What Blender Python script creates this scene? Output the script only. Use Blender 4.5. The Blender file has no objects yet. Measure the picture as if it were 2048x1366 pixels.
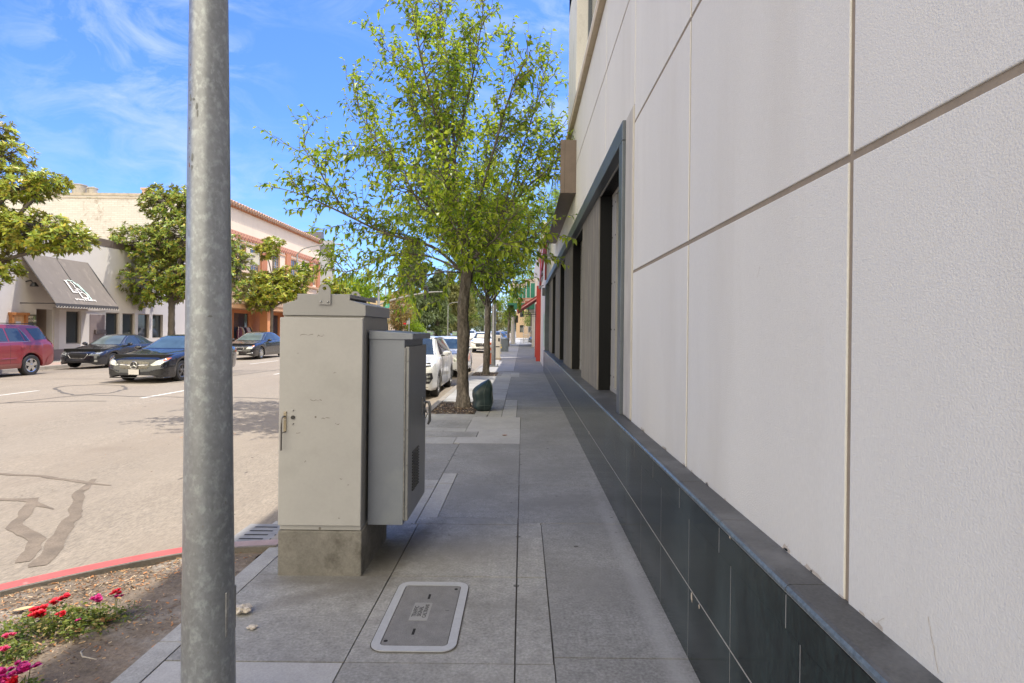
import bpy, bmesh, math, random
from mathutils import Vector, Matrix, noise
from mathutils.bvhtree import BVHTree
R = math.radians
SC = bpy.context.scene
COL = SC.collection
rnd = random.Random(7)

# ------------------------------------------------------------------ materials
def nt_new(name):
    m = bpy.data.materials.new(name); m.use_nodes = True
    nt = m.node_tree; nt.nodes.clear()
    out = nt.nodes.new('ShaderNodeOutputMaterial')
    return m, nt, out
def N(nt, kind, **kw):
    n = nt.nodes.new(kind)
    for k, v in kw.items():
        if k.startswith('i_'):
            n.inputs[k[2:].replace('_', ' ')].default_value = v
        else: setattr(n, k, v)
    return n
def L(nt, a, ao, b, bi): nt.links.new(a.outputs[ao], b.inputs[bi])
def mixc(nt, fac, a, b, blend='MIX'):
    """fac/a/b: value, colour tuple or (node, output)"""
    n = nt.nodes.new('ShaderNodeMix'); n.data_type = 'RGBA'; n.blend_type = blend
    for idx, v in ((0, fac), (6, a), (7, b)):
        if isinstance(v, tuple) and len(v) == 2 and hasattr(v[0], 'outputs'): nt.links.new(v[0].outputs[v[1]], n.inputs[idx])
        elif isinstance(v, (int, float)): n.inputs[idx].default_value = v
        else: n.inputs[idx].default_value = (*v[:3], 1)
    return n, 2
def ramp(nt, src, lo, hi):
    n = nt.nodes.new('ShaderNodeMapRange'); n.inputs[1].default_value = lo; n.inputs[2].default_value = hi
    nt.links.new(src[0].outputs[src[1]], n.inputs[0]); return n, 0
def coords(nt, scale=(1, 1, 1), rot=(0, 0, 0)):
    tc = nt.nodes.new('ShaderNodeTexCoord'); mp = nt.nodes.new('ShaderNodeMapping')
    mp.inputs['Scale'].default_value = scale; mp.inputs['Rotation'].default_value = rot
    L(nt, tc, 'Object', mp, 'Vector'); return mp
def noise_n(nt, mp, scale, detail=5, rough=.6, dist=0):
    n = N(nt, 'ShaderNodeTexNoise'); n.inputs['Scale'].default_value = scale
    n.inputs['Detail'].default_value = detail; n.inputs['Roughness'].default_value = rough; n.inputs['Distortion'].default_value = dist
    if mp: L(nt, mp, 0, n, 'Vector')
    return n
def M(name, col, rough=.6, metal=0., var=.12, scale=4., fine=60., fvar=.06, bump=0., bscale=60., coat=0., spec=.5,
      stain=None, stain_s=1.2, stain_lo=.55, stain_hi=.75, stretch=(1, 1, 1), spots=None, spot_s=9., spot_r=.16, mid=0., mid_s=14., flat=False, blots=()):
    m, nt, out = nt_new(name)
    b = N(nt, 'ShaderNodeBsdfPrincipled'); L(nt, b, 0, out, 0)
    mp = coords(nt, stretch)
    n1 = noise_n(nt, mp, scale); n2 = noise_n(nt, mp, fine, 3)
    c = lambda k: tuple(min(1, x * k) for x in col)
    x = mixc(nt, ramp(nt, (n1, 0), .3, .7), c(1 - var), c(1 + var))
    if fvar: x = mixc(nt, ramp(nt, (n2, 0), .3, .7), x, mixc(nt, 1., x, (1 - 2 * fvar,) * 3, 'MULTIPLY'))
    if mid:
        n4 = noise_n(nt, mp, mid_s, 5, .7); x = mixc(nt, ramp(nt, (n4, 0), .32, .68), mixc(nt, 1., x, (1 - mid,) * 3, 'MULTIPLY'), mixc(nt, 1., x, (1 + mid,) * 3, 'MULTIPLY'))
    if stain:
        n3 = noise_n(nt, mp, stain_s, 6, .65)
        x = mixc(nt, ramp(nt, (n3, 0), stain_lo, stain_hi), x, stain)
    if spots:
        v = N(nt, 'ShaderNodeTexVoronoi'); v.inputs['Scale'].default_value = spot_s; v.voronoi_dimensions = '2D' if flat else '3D'; L(nt, mp, 0, v, 'Vector')
        sc_n = N(nt, 'ShaderNodeSeparateColor'); L(nt, v, 1, sc_n, 0); g1 = N(nt, 'ShaderNodeMath', operation='MULTIPLY'); L(nt, sc_n, 0, g1, 0); g1.inputs[1].default_value = spot_r * 1.6
        g2 = N(nt, 'ShaderNodeMath', operation='SUBTRACT'); L(nt, g1, 0, g2, 0); g2.inputs[1].default_value = spot_r * (.75 if flat else .3)
        g3 = N(nt, 'ShaderNodeMath', operation='SUBTRACT'); L(nt, g2, 0, g3, 0); L(nt, v, 0, g3, 1)
        x = mixc(nt, ramp(nt, (g3, 0), 0, spot_r * .12), x, spots)
    for (bx, by, rx, ry, rot, bc, amt) in blots:
        mb_ = nt.nodes.new('ShaderNodeMapping'); mb_.vector_type = 'TEXTURE'; mb_.inputs['Location'].default_value = (bx, by, 0); mb_.inputs['Rotation'].default_value = (0, 0, rot); mb_.inputs['Scale'].default_value = (rx, ry, 50)
        tcb = nt.nodes.new('ShaderNodeTexCoord'); L(nt, tcb, 'Object', mb_, 'Vector'); ln_ = N(nt, 'ShaderNodeVectorMath', operation='LENGTH'); L(nt, mb_, 0, ln_, 0)
        nn2 = noise_n(nt, coords(nt), 9, 5, .65); ad_ = N(nt, 'ShaderNodeMath', operation='MULTIPLY_ADD'); L(nt, nn2, 0, ad_, 0); ad_.inputs[1].default_value = 1.1; nt.links.new(ln_.outputs['Value'], ad_.inputs[2])
        rp = ramp(nt, (ad_, 0), 1.75, .8); rp[0].inputs[4].default_value = amt; x = mixc(nt, rp, x, bc)
    nt.links.new(x[0].outputs[x[1]], b.inputs['Base Color'])
    b.inputs['Roughness'].default_value = rough; b.inputs['Metallic'].default_value = metal
    b.inputs['Specular IOR Level'].default_value = spec
    b.inputs['Coat Weight'].default_value = coat; b.inputs['Coat Roughness'].default_value = .04
    if bump:
        nb = noise_n(nt, coords(nt), bscale, 4, .6); bp = N(nt, 'ShaderNodeBump'); bp.inputs['Strength'].default_value = bump
        bp.inputs['Distance'].default_value = .01; L(nt, nb, 0, bp, 'Height'); L(nt, bp, 0, b, 'Normal')
    return m
def leaf_mat(name, c1, c2, back=None, trans=.35, rough=.45, c3=None):
    m, nt, out = nt_new(name)
    geo = N(nt, 'ShaderNodeNewGeometry')
    x = mixc(nt, (geo, 'Random Per Island'), c1, c2)
    if c3:
        mth = N(nt, 'ShaderNodeMath', operation='MULTIPLY'); mth.inputs[1].default_value = 17.31
        L(nt, geo, 'Random Per Island', mth, 0); fr = N(nt, 'ShaderNodeMath', operation='FRACT'); L(nt, mth, 0, fr, 0)
        x = mixc(nt, ramp(nt, (fr, 0), .8, .86), x, c3)
    if back: x = mixc(nt, (geo, 'Backfacing'), x, back)
    b = N(nt, 'ShaderNodeBsdfPrincipled'); nt.links.new(x[0].outputs[x[1]], b.inputs['Base Color']); b.inputs['Roughness'].default_value = rough
    t = N(nt, 'ShaderNodeBsdfTranslucent'); y = mixc(nt, 1., x, (1.25, 1.2, .55), 'MULTIPLY'); nt.links.new(y[0].outputs[y[1]], t.inputs['Color'])
    ms = N(nt, 'ShaderNodeMixShader'); ms.inputs[0].default_value = trans
    L(nt, b, 0, ms, 1); L(nt, t, 0, ms, 2); L(nt, ms, 0, out, 0)
    return m
def glass_mat(name, col=(.015, .02, .025), rough=.03, spec=.8):
    return M(name, col, rough, var=.05, fvar=0, spec=spec, scale=.6)

# ------------------------------------------------------------------ mesh builder
class MB:
    def __init__(s): s.v = []; s.f = []; s.m = []
    def add(s, vs, fs, m=0):
        o = len(s.v); s.v += [tuple(v) for v in vs]; s.f += [tuple(i + o for i in f) for f in fs]; s.m += [m] * len(fs); return s
    def box(s, x0, x1, y0, y1, z0, z1, m=0):
        return s.add([(x0,y0,z0),(x1,y0,z0),(x1,y1,z0),(x0,y1,z0),(x0,y0,z1),(x1,y0,z1),(x1,y1,z1),(x0,y1,z1)],
              [(0,3,2,1),(4,5,6,7),(0,1,5,4),(1,2,6,5),(2,3,7,6),(3,0,4,7)], m)
    def poly(s, pts, m=0): return s.add(pts, [tuple(range(len(pts)))], m)
    def prism(s, pts, axis, a, b, m=0):
        """pts: 2-D outline; axis 'x','y','z' is the extrusion axis"""
        f = {'x': lambda p, t: (t, p[0], p[1]), 'y': lambda p, t: (p[0], t, p[1]), 'z': lambda p, t: (p[0], p[1], t)}[axis]
        n = len(pts); vs = [f(p, a) for p in pts] + [f(p, b) for p in pts]
        return s.add(vs, [tuple(range(n)), tuple(range(2*n-1, n-1, -1))] + [(i, (i+1) % n, n+(i+1) % n, n+i) for i in range(n)], m)
    def tube(s, pts, rad, n=8, m=0, cap=True):
        pts = [Vector(p) for p in pts]; k = len(pts)
        if not isinstance(rad, (list, tuple)): rad = [rad] * k
        o = len(s.v); up = None
        for i, p in enumerate(pts):
            d = (pts[min(i+1, k-1)] - pts[max(i-1, 0)])
            d = d.normalized() if d.length > 1e-9 else Vector((0, 0, 1))
            if up is None: up = d.orthogonal().normalized()
            u = (up - d * up.dot(d)); u = u.normalized() if u.length > 1e-6 else d.orthogonal().normalized(); up = u
            w = d.cross(u)
            for j in range(n):
                a = 2 * math.pi * j / n
                s.v.append(tuple(p + (u * math.cos(a) + w * math.sin(a)) * rad[i]))
        for i in range(k - 1):
            for j in range(n):
                s.f.append((o+i*n+j, o+i*n+(j+1) % n, o+(i+1)*n+(j+1) % n, o+(i+1)*n+j)); s.m.append(m)
        if cap:
            s.f.append(tuple(o + j for j in range(n-1, -1, -1))); s.f.append(tuple(o + (k-1)*n + j for j in range(n))); s.m += [m, m]
        return s
    def cyl(s, c, r, h, axis='z', n=16, m=0, r2=None):
        d = {'x': Vector((1,0,0)), 'y': Vector((0,1,0)), 'z': Vector((0,0,1))}[axis]
        return s.tube([Vector(c), Vector(c) + d * h], [r, r if r2 is None else r2], n, m)
    def lathe(s, prof, n=24, axis='z', c=(0, 0, 0), m=0):
        """prof: (r, h) pairs"""
        o = len(s.v); k = len(prof)
        for r, h in prof:
            for j in range(n):
                a = 2 * math.pi * j / n; p = (r*math.cos(a), r*math.sin(a), h)
                if axis == 'x': p = (p[2], p[0], p[1])
                elif axis == 'y': p = (p[0], p[2], p[1])
                s.v.append((p[0]+c[0], p[1]+c[1], p[2]+c[2]))
        for i in range(k-1):
            for j in range(n):
                s.f.append((o+i*n+j, o+i*n+(j+1) % n, o+(i+1)*n+(j+1) % n, o+(i+1)*n+j)); s.m.append(m)
        return s
    def ball(s, c, r, n=8, m=0, jit=0.):
        rows = max(3, n // 2); prof = []
        o = len(s.v)
        for i in range(rows + 1):
            t = math.pi * i / rows
            for j in range(n):
                a = 2*math.pi*j/n; k = 1 + jit * rnd.uniform(-1, 1)
                rr = r if isinstance(r, (tuple, list)) else (r, r, r)
                s.v.append((c[0]+rr[0]*k*math.sin(t)*math.cos(a), c[1]+rr[1]*k*math.sin(t)*math.sin(a), c[2]+rr[2]*k*math.cos(t)))
        for i in range(rows):
            for j in range(n):
                s.f.append((o+i*n+j, o+(i+1)*n+j, o+(i+1)*n+(j+1) % n, o+i*n+(j+1) % n)); s.m.append(m)
        return s
    def pieces(s):
        p = list(range(len(s.v)))
        def f(a):
            while p[a] != a: p[a] = p[p[a]]; a = p[a]
            return a
        for fc in s.f:
            for q in fc[1:]:
                a, b = f(fc[0]), f(q)
                if a != b: p[a] = b
        g = {}
        for fc, m in zip(s.f, s.m): g.setdefault(f(fc[0]), []).append((fc, m))
        out = []
        for fs in g.values():
            mb = MB(); ix = {}
            for fc, m in fs:
                for q in fc:
                    if q not in ix: ix[q] = len(mb.v); mb.v.append(s.v[q])
                mb.f.append(tuple(ix[q] for q in fc)); mb.m.append(m)
            out.append(mb)
        return out
    def build(s, name, mats, parent=None, origin=(0, 0, 0), smooth=None, bevel=0., seg=2, fix=True, merge=False):
        me = bpy.data.meshes.new(name); ox, oy, oz = origin
        me.from_pydata([(x-ox, y-oy, z-oz) for x, y, z in s.v], [], s.f)
        if not isinstance(mats, (list, tuple)): mats = [mats]
        for m in mats: me.materials.append(m)
        if len(mats) > 1: me.polygons.foreach_set('material_index', s.m)
        if fix:
            bm = bmesh.new(); bm.from_mesh(me)
            if merge: bmesh.ops.remove_doubles(bm, verts=bm.verts, dist=1e-5)
            bmesh.ops.recalc_face_normals(bm, faces=bm.faces); bm.to_mesh(me); bm.free()
        me.update()
        if smooth is not None:
            me.shade_smooth()
            if smooth < 180: me.set_sharp_from_angle(angle=R(smooth))
        o = bpy.data.objects.new(name, me); COL.objects.link(o)
        if parent: o.parent = parent
        if bevel:
            md = o.modifiers.new('Bevel', 'BEVEL'); md.width = bevel; md.segments = seg; md.limit_method = 'ANGLE'; md.angle_limit = R(40)
        return o

def tag(o, label=None, cat=None, group=None, kind=None):
    if label: o['label'] = label
    if cat: o['category'] = cat
    if group: o['group'] = group
    if kind: o['kind'] = kind
    return o
class Thing:
    """an Empty at the thing's base; parts are given in world coordinates unless local=True"""
    def __init__(s, name, label, cat, loc=(0, 0, 0), rz=0, group=None, local=False):
        o = bpy.data.objects.new(name, None); COL.objects.link(o); o.location = loc; o.rotation_euler = (0, 0, rz)
        o.empty_display_size = .3
        s.o = tag(o, label, cat, group); s.org = (0, 0, 0) if local else loc
    def part(s, name, mb, mats, parent=None, **kw):
        return mb.build(name, mats, parent or s.o, s.org, **kw)
def _parts(s, name, mb, mats, parent=None, **kw):
    for q in mb.pieces(): o = s.part(name, q, mats, parent, **kw)
    return o
Thing.parts = _parts
def struct(name, mb, mats, **kw): return tag(mb.build(name, mats, **kw), kind='structure')
def single(name, mb, mats, label, cat, loc, group=None, **kw):
    o = mb.build(name, mats, None, loc, **kw); o.location = loc; return tag(o, label, cat, group)
def copy_tree(o, parent=None):
    c = o.copy(); COL.objects.link(c); c.parent = parent
    for ch in list(o.children): copy_tree(ch, c)
    return c
def text_mb(txt, size, depth=.002, shear=0., align='CENTER', bold=0.):
    """lettering as a mesh in the xy plane, z = thickness"""
    cu = bpy.data.curves.new('lettering', 'FONT'); cu.body = txt; cu.size = size; cu.align_x = align; cu.align_y = 'CENTER'
    cu.extrude = depth; cu.shear = shear; cu.offset = bold; cu.space_line = .95
    ob = bpy.data.objects.new('lettering', cu); COL.objects.link(ob)
    dg = bpy.context.evaluated_depsgraph_get(); me = bpy.data.meshes.new_from_object(ob.evaluated_get(dg))
    mb = MB(); mb.add([tuple(v.co) for v in me.vertices], [tuple(p.vertices) for p in me.polygons])
    bpy.data.objects.remove(ob); bpy.data.curves.remove(cu); bpy.data.meshes.remove(me)
    return mb
def xf(mb, mat):
    mb.v = [tuple(mat @ Vector(v)) for v in mb.v]; return mb
def basis(o, ux, uy):
    ux = Vector(ux).normalized(); uy = Vector(uy).normalized(); uz = ux.cross(uy)
    return Matrix(((ux.x, uy.x, uz.x, o[0]), (ux.y, uy.y, uz.y, o[1]), (ux.z, uy.z, uz.z, o[2]), (0, 0, 0, 1)))
def smoothstep(t): t = max(0, min(1, t)); return t*t*(3-2*t)

# ------------------------------------------------------------------ camera, sun, sky
SUN_EL, SUN_AZ = R(68), R(35)                    # azimuth measured from +x towards +y
sd = Vector((math.cos(SUN_EL)*math.cos(SUN_AZ), math.cos(SUN_EL)*math.sin(SUN_AZ), math.sin(SUN_EL)))
cam = bpy.data.cameras.new('camera'); co = bpy.data.objects.new('camera', cam); COL.objects.link(co); SC.camera = co
cam.sensor_width = 36; cam.lens = 1150 / 2048 * 36; cam.clip_end = 3000; cam.clip_start = .05
cam.shift_x = -21 / 2048; cam.shift_y = -23 / 2048
co.matrix_world = Matrix.Translation((0, 0, 1.73)) @ Matrix.Rotation(R(90), 4, 'X') @ Matrix.Rotation(R(.65), 4, 'Z')
su = bpy.data.lights.new('sun', 'SUN'); so = bpy.data.objects.new('sun', su); COL.objects.link(so)
su.energy = 2.15; su.angle = R(.5); su.color = (1, .93, .82)
so.rotation_euler = (-sd).to_track_quat('-Z', 'Y').to_euler(); so.location = sd * 60
W = bpy.data.worlds.new('World'); SC.world = W; W.use_nodes = True
nt = W.node_tree; nt.nodes.clear()
wo = nt.nodes.new('ShaderNodeOutputWorld'); bg = nt.nodes.new('ShaderNodeBackground'); L(nt, bg, 0, wo, 0)
sky = nt.nodes.new('ShaderNodeTexSky'); sky.sky_type = 'NISHITA'; sky.sun_disc = False
sky.sun_elevation = SUN_EL; sky.sun_rotation = R(90) - SUN_AZ; sky.air_density = 1.; sky.dust_density = .3; sky.ozone_density = 2.
tc = nt.nodes.new('ShaderNodeTexCoord')
mp = nt.nodes.new('ShaderNodeMapping'); L(nt, tc, 'Generated', mp, 'Vector'); mp.inputs['Rotation'].default_value = (.3, .35, .5); mp.inputs['Scale'].default_value = (1.2, 2.4, 3.4)
c1 = noise_n(nt, mp, 5.2, 8, .64, .8)
mp2 = nt.nodes.new('ShaderNodeMapping'); L(nt, tc, 'Generated', mp2, 'Vector'); mp2.inputs['Location'].default_value = (1.7, .4, .2)
c2 = noise_n(nt, mp2, 1.9, 3, .5)
r1 = ramp(nt, (c1, 0), .43, .78); r2 = ramp(nt, (c2, 0), .42, .66)
mm = N(nt, 'ShaderNodeMath', operation='MULTIPLY'); nt.links.new(r1[0].outputs[0], mm.inputs[0]); nt.links.new(r2[0].outputs[0], mm.inputs[1])
hs = N(nt, 'ShaderNodeHueSaturation'); hs.inputs['Saturation'].default_value = 1.12; hs.inputs['Value'].default_value = 1.; L(nt, sky, 0, hs, 'Color')
tn = mixc(nt, 1., (hs, 0), (.37, .47, .74), 'MULTIPLY')
cl = mixc(nt, (mm, 0), tn, (1.95, 2.3, 2.8))
# a bank of added, unseen cloud light behind the camera, to fill the shade
sp = nt.nodes.new('ShaderNodeSeparateXYZ'); L(nt, tc, 'Generated', sp, 0)
c3 = noise_n(nt, None, 2.6, 5, .55); L(nt, tc, 'Generated', c3, 'Vector')
ad = N(nt, 'ShaderNodeMath', operation='MULTIPLY_ADD'); L(nt, c3, 0, ad, 0); ad.inputs[1].default_value = .9; L(nt, sp, 1, ad, 2)
fill_bank = ramp(nt, (ad, 0), .34, .08)
cl = mixc(nt, fill_bank, cl, (8.4, 7.6, 6.05))
nt.links.new(cl[0].outputs[cl[1]], bg.inputs[0]); bg.inputs[1].default_value = .15
SC.view_settings.view_transform = 'Standard'; SC.view_settings.look = 'None'; SC.view_settings.exposure = 1.4; SC.view_settings.gamma = 1
SC.cycles.max_bounces = 6; SC.cycles.diffuse_bounces = 4; SC.cycles.transparent_max_bounces = 8
# ------------------------------------------------------------------ shared materials
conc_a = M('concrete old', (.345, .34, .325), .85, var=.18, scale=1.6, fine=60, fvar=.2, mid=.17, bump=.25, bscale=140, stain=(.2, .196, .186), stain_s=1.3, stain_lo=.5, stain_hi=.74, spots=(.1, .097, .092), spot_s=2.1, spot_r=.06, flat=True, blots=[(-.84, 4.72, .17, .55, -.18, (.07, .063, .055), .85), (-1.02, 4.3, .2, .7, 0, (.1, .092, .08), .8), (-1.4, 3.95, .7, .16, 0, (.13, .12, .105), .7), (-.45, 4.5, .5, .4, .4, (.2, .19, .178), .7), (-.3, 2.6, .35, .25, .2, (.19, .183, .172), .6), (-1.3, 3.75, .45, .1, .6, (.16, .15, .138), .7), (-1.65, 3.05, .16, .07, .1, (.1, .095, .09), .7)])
conc_b = M('concrete grey', (.29, .287, .279), .85, var=.16, scale=1.3, fine=60, fvar=.22, mid=.16, bump=.25, bscale=160, stain=(.185, .183, .178), stain_s=1.1, stain_lo=.48, stain_hi=.74, spots=(.085, .082, .078), spot_s=2.2, spot_r=.055, flat=True, blots=[(.8, 3.2, .07, 3.4, 0, (.33, .328, .325), .6), (.4, 5.8, .5, .3, .3, (.18, .175, .168), .7), (-.2, 7.5, .4, .6, .2, (.19, .185, .178), .6), (.5, 10, .3, 1.2, 0, (.19, .185, .178), .5), (.5, 3.9, .3, .4, .5, (.2, .195, .188), .6)])
conc_c = M('concrete new and sunlit', (.4, .395, .388), .85, var=.1, scale=2.2, fine=80, fvar=.1, mid=.07, bump=.2, bscale=140, stain=(.36, .352, .34), stain_s=1.4)  # new patch concrete, also used for slabs coloured as sunlit
conc_d = M('concrete light', (.385, .38, .365), .85, var=.14, scale=2., fine=80, fvar=.14, mid=.11, bump=.25, bscale=140, stain=(.22, .212, .203), stain_s=1.3, spots=(.1, .098, .095), spot_s=2.3, spot_r=.045, flat=True)
joint_m = M('joint grit', (.085, .078, .068), .95, var=.3, scale=8)
asphalt = M('asphalt', (.315, .27, .217), .9, var=.1, scale=.5, fine=60, fvar=.2, mid=.1, mid_s=9, bump=.5, bscale=110, stain=(.24, .2, .158), stain_s=.55, stain_lo=.46, stain_hi=.7, stretch=(1, .3, 1), spots=(.1, .085, .07), spot_s=1.5, spot_r=.04, flat=True, blots=[(-7.2, 12, .7, 9, .02, (.25, .215, .175), .6), (-9.6, 14, .7, 12, .02, (.26, .225, .18), .5), (-4.6, 9, .5, 6, .03, (.27, .23, .185), .5), (-5.9, 8.2, .35, .25, .4, (.2, .165, .13), .6), (-7.6, 6.2, .5, .3, .3, (.24, .2, .16), .6)])
seal = M('crack sealant', (.13, .115, .1), .7, var=.2, scale=4, fine=60, fvar=.15)
seal2 = M('crack sealant brown', (.205, .165, .125), .85, var=.25, scale=5, fine=80, fvar=.18)
white_line = M('lane paint', (.62, .6, .56), .8, var=.1, scale=9, stain=(.36, .32, .27), stain_s=7, stain_lo=.55, stain_hi=.68)
red_kerb = M('red kerb paint', (.56, .105, .095), .7, var=.12, scale=6, fvar=.08, stain=(.5, .3, .26), stain_s=9, stain_lo=.62, stain_hi=.75)
kerb_m = M('kerb concrete', (.33, .3, .265), .9, var=.15, scale=3, fvar=.1, bump=.2, stain=(.2, .17, .14), stain_s=3)
soil_m = M('planter soil', (.2, .158, .118), .95, var=.3, scale=5, fine=45, fvar=.2, bump=.8, bscale=35, stain=(.36, .33, .29), stain_s=1.5, stain_lo=.5, stain_hi=.66)
steel = M('galvanised steel', (.36, .36, .355), .42, metal=.75, var=.16, scale=9, fine=55, fvar=.12, stain=(.5, .5, .49), stain_s=26, stain_lo=.52, stain_hi=.68)
dark = M('dark void', (.012, .012, .012), .9, var=.1, fvar=0)
black_rub = M('black rubber', (.025, .025, .026), .75, var=.2, fvar=.1)

# ------------------------------------------------------------------ terrain, road, pavements
def road_z(x): return -.15 + .17 * max(0, 1 - ((x + 11) / 8.9) ** 2)
g = MB(); g.poly([(-900, -200, -.6), (900, -200, -.6), (900, 1400, -.6), (-900, 1400, -.6)])
struct('ground', g, M('far ground', (.17, .15, .11), .95, var=.25, scale=.02, fvar=.1))
xs = [-19.9 + i * (17.95 / 24) for i in range(25)]
rd = MB(); ys = [-40, -10, 0, 5, 10, 20, 40, 80, 160, 320, 600]
rd.add([(x, y, road_z(x)) for y in ys for x in xs], [(j*25+i, j*25+i+1, (j+1)*25+i+1, (j+1)*25+i) for j in range(len(ys)-1) for i in range(24)])
rd.poly([(-1.95, -40, -.148), (-1.95, 4.7, -.148), (-1.94, 600, -.148), (-1.955, 600, -.148), (-1.955, -40, -.148)])
struct('road', rd, asphalt, smooth=60, fix=False)
def ribbon(mb, pts, w, z0=.004, m=0, jag=.14, seg=.06):
    """a flat band lying on the road following pts; w is one width or one per point"""
    if not isinstance(w, (list, tuple)): w = [w] * len(pts)
    P = []; Wd = []
    for (a, b, wa, wb) in zip(pts[:-1], pts[1:], w[:-1], w[1:]):
        n = max(2, int((Vector(b) - Vector(a)).length / seg))
        for i in range(n): P.append(Vector(a).lerp(Vector(b), i/n)); Wd.append(wa + (wb-wa)*i/n)
    P.append(Vector(pts[-1])); Wd.append(w[-1]); vs = []; sd0 = rnd.uniform(0, 50)
    for i, p in enumerate(P):
        d = (P[min(i+1, len(P)-1)] - P[max(i-1, 0)]).normalized(); n = Vector((-d.y, d.x))
        off = n * Wd[i] * noise.noise(Vector((p.x*3.1, p.y*3.1, sd0))) * jag * 3
        for sgn in (-1, 1):
            q = p + off + n * sgn * Wd[i] * .5 * (1 + noise.noise(Vector((p.x*6, p.y*6, sd0 + sgn*9))) * jag * 3 + rnd.uniform(-jag, jag)*.5); vs.append((q.x, q.y, road_z(q.x) + z0))
    mb.add(vs, [(2*i, 2*i+1, 2*i+3, 2*i+2) for i in range(len(P)-1)], m)
lm = MB()
for x in (-12.55, -9.0):
    y0 = 12.9 if x < -10 else 13.6
    for k in range(-1, 26):
        a, b = y0 + k * 7.3 - (0 if x > -10 else 1.0), y0 + k * 7.3 + 2.0
        ribbon(lm, [(x, a), (x + .02, b)], .11, .004, jag=.03, seg=.4)
struct('lane_marking', lm, white_line, fix=False)
cr = MB()
ribbon(cr, [(-4.96, 6.67), (-4.75, 6.2), (-4.3, 5.55), (-3.95, 4.95), (-3.62, 4.35)], [.06, .09, .11, .12, .12], m=1)
ribbon(cr, [(-6.4, 6.76), (-5.6, 6.72), (-5.04, 6.55), (-4.6, 6.46)], [.05, .06, .07, .02], m=1)
ribbon(cr, [(-6.6, 6.1), (-5.4, 5.85), (-5.0, 5.83), (-4.55, 5.6)], [.05, .05, .09, .02], m=1)
ribbon(cr, [(-4.98, 5.93), (-4.75, 5.5), (-4.5, 5.1), (-4.05, 4.85), (-3.8, 4.4)], [.09, .1, .11, .12, .1], m=1)
ribbon(cr, [(-5.6, 5.1), (-5.0, 4.75), (-4.5, 4.5), (-4.1, 4.15)], [.05, .08, .1, .12], m=1)
loop = [(-12.6, 15.5), (-11.6, 14.5), (-10.9, 14.0), (-10.4, 14.5), (-10.6, 15.4), (-11.3, 16.3), (-12.2, 16.6), (-12.8, 16.1), (-12.6, 15.5)]
ribbon(cr, loop, .075, jag=.25); ribbon(cr, [(-11.24, 12.4), (-11.0, 13.1), (-10.87, 13.6), (-10.6, 14.1), (-9.4, 13.9), (-8.2, 13.97), (-6.9, 14.2), (-5.5, 14.1), (-4.2, 14.4)], .06, jag=.25)
ribbon(cr, [(-14.2, 12.2), (-12.8, 12.3), (-11.24, 12.4), (-10.1, 12.9), (-9.4, 13.0)], .055, jag=.3)
ribbon(cr, [(-18.0, 18.2), (-15.8, 18.5), (-13.6, 18.4), (-11.9, 18.2)], .04, jag=.3)
ribbon(cr, [(-10.5, 17.2), (-10.0, 21.0), (-9.6, 26.0), (-9.3, 32.0)], .05, jag=.3)
ribbon(cr, [(-7.4, 18.0), (-7.2, 23.0), (-7.0, 29.0), (-6.9, 37.0)], .05, jag=.3); ribbon(cr, [(-13.0, 22.2), (-9.5, 22.5), (-6.0, 22.2), (-4.0, 22.6)], .05, jag=.3)
struct('crack_sealant', cr, [seal, seal2], fix=False)

# right pavement, slab by slab over a grit bed
sw = MB(); rr = random.Random(3)
def slab(x0, x1, y0, y1, m, g=.005, z=0.):
    z += rr.uniform(-.0015, .0015); j = lambda: rr.uniform(-.002, .002)
    sw.add([(x0+g+j(), y0+g+j(), z), (x1-g+j(), y0+g+j(), z), (x1-g+j(), y1-g+j(), z), (x0+g+j(), y1-g+j(), z),
            (x0+g, y0+g, z-.02), (x1-g, y0+g, z-.02), (x1-g, y1-g, z-.02), (x0+g, y1-g, z-.02)],
           [(0,1,2,3), (0,4,5,1), (1,5,6,2), (2,6,7,3), (3,7,4,0)], m)
SX = .93
def rows(x0, x1, ylist, ms, g=.005):
    for i, (a, b) in enumerate(zip(ylist[:-1], ylist[1:])): slab(x0, x1, a, b, ms[i % len(ms)], g)
rows(-1.975, -1.833, [-6, -3, -1.5, .1, 1.62, 3.15, 4.75], [3], .004)
near = [-6, -3.1, -2.05, -1.0, .03, .95, 1.95, 2.975, 4.02, 5.1]
rows(-1.833, -.905, near, [3, 3, 3, 3, 3, 3, 2, 0, 0], .004)
rows(-.905, -.02, near, [0, 0, 0, 0, 0, 0, 0, 0, 0], .004)
rows(-.02, .185, near, [0], .004)
rows(.185, SX, [-6, -3.2, -1.1, .95, 3.04, 5.15], [1], .004)
slab(-.935, -.02, 5.1, 5.285, 0); slab(-.02, .183, 5.1, 5.285, 0)
rows(-.935, -.76, [5.285, 6.45, 6.9], [3])
rows(-1.9, -.935, [5.1, 6.3, 6.6, 7.5, 8.7], [3, 3, 1, 1])
rows(-.76, -.02, [5.285, 6.42], [1], .003)
rows(-.935, -.02, [6.9, 8.75], [1], .003); slab(-.76, -.02, 6.42, 6.9, 1, .003)
rows(-.02, SX, [5.15, 6.42, 8.75, 10.1, 11.4], [1], .004)
slab(-1.03, -.02, 8.75, 9.25, 2, .003); slab(-.72, -.02, 9.25, 9.75, 2, .002); slab(-.95, -.02, 9.75, 10.1, 2, .003); slab(-.95, -.02, 10.1, 11.37, 2, .003)
slab(-1.9, -1.03, 8.7, 9.25, 3); slab(-1.9, -.72, 9.25, 9.75, 0, .008); slab(-1.9, -.95, 9.75, 10.1, 3); slab(-1.9, -.95, 10.1, 11.0, 0); slab(-1.9, -.7, 11.0, 11.72, 3)
slab(-.95, -.7, 10.1, 11.37, 2, .001); slab(-.7, -.1, 11.37, 11.46, 3, .003)
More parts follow.
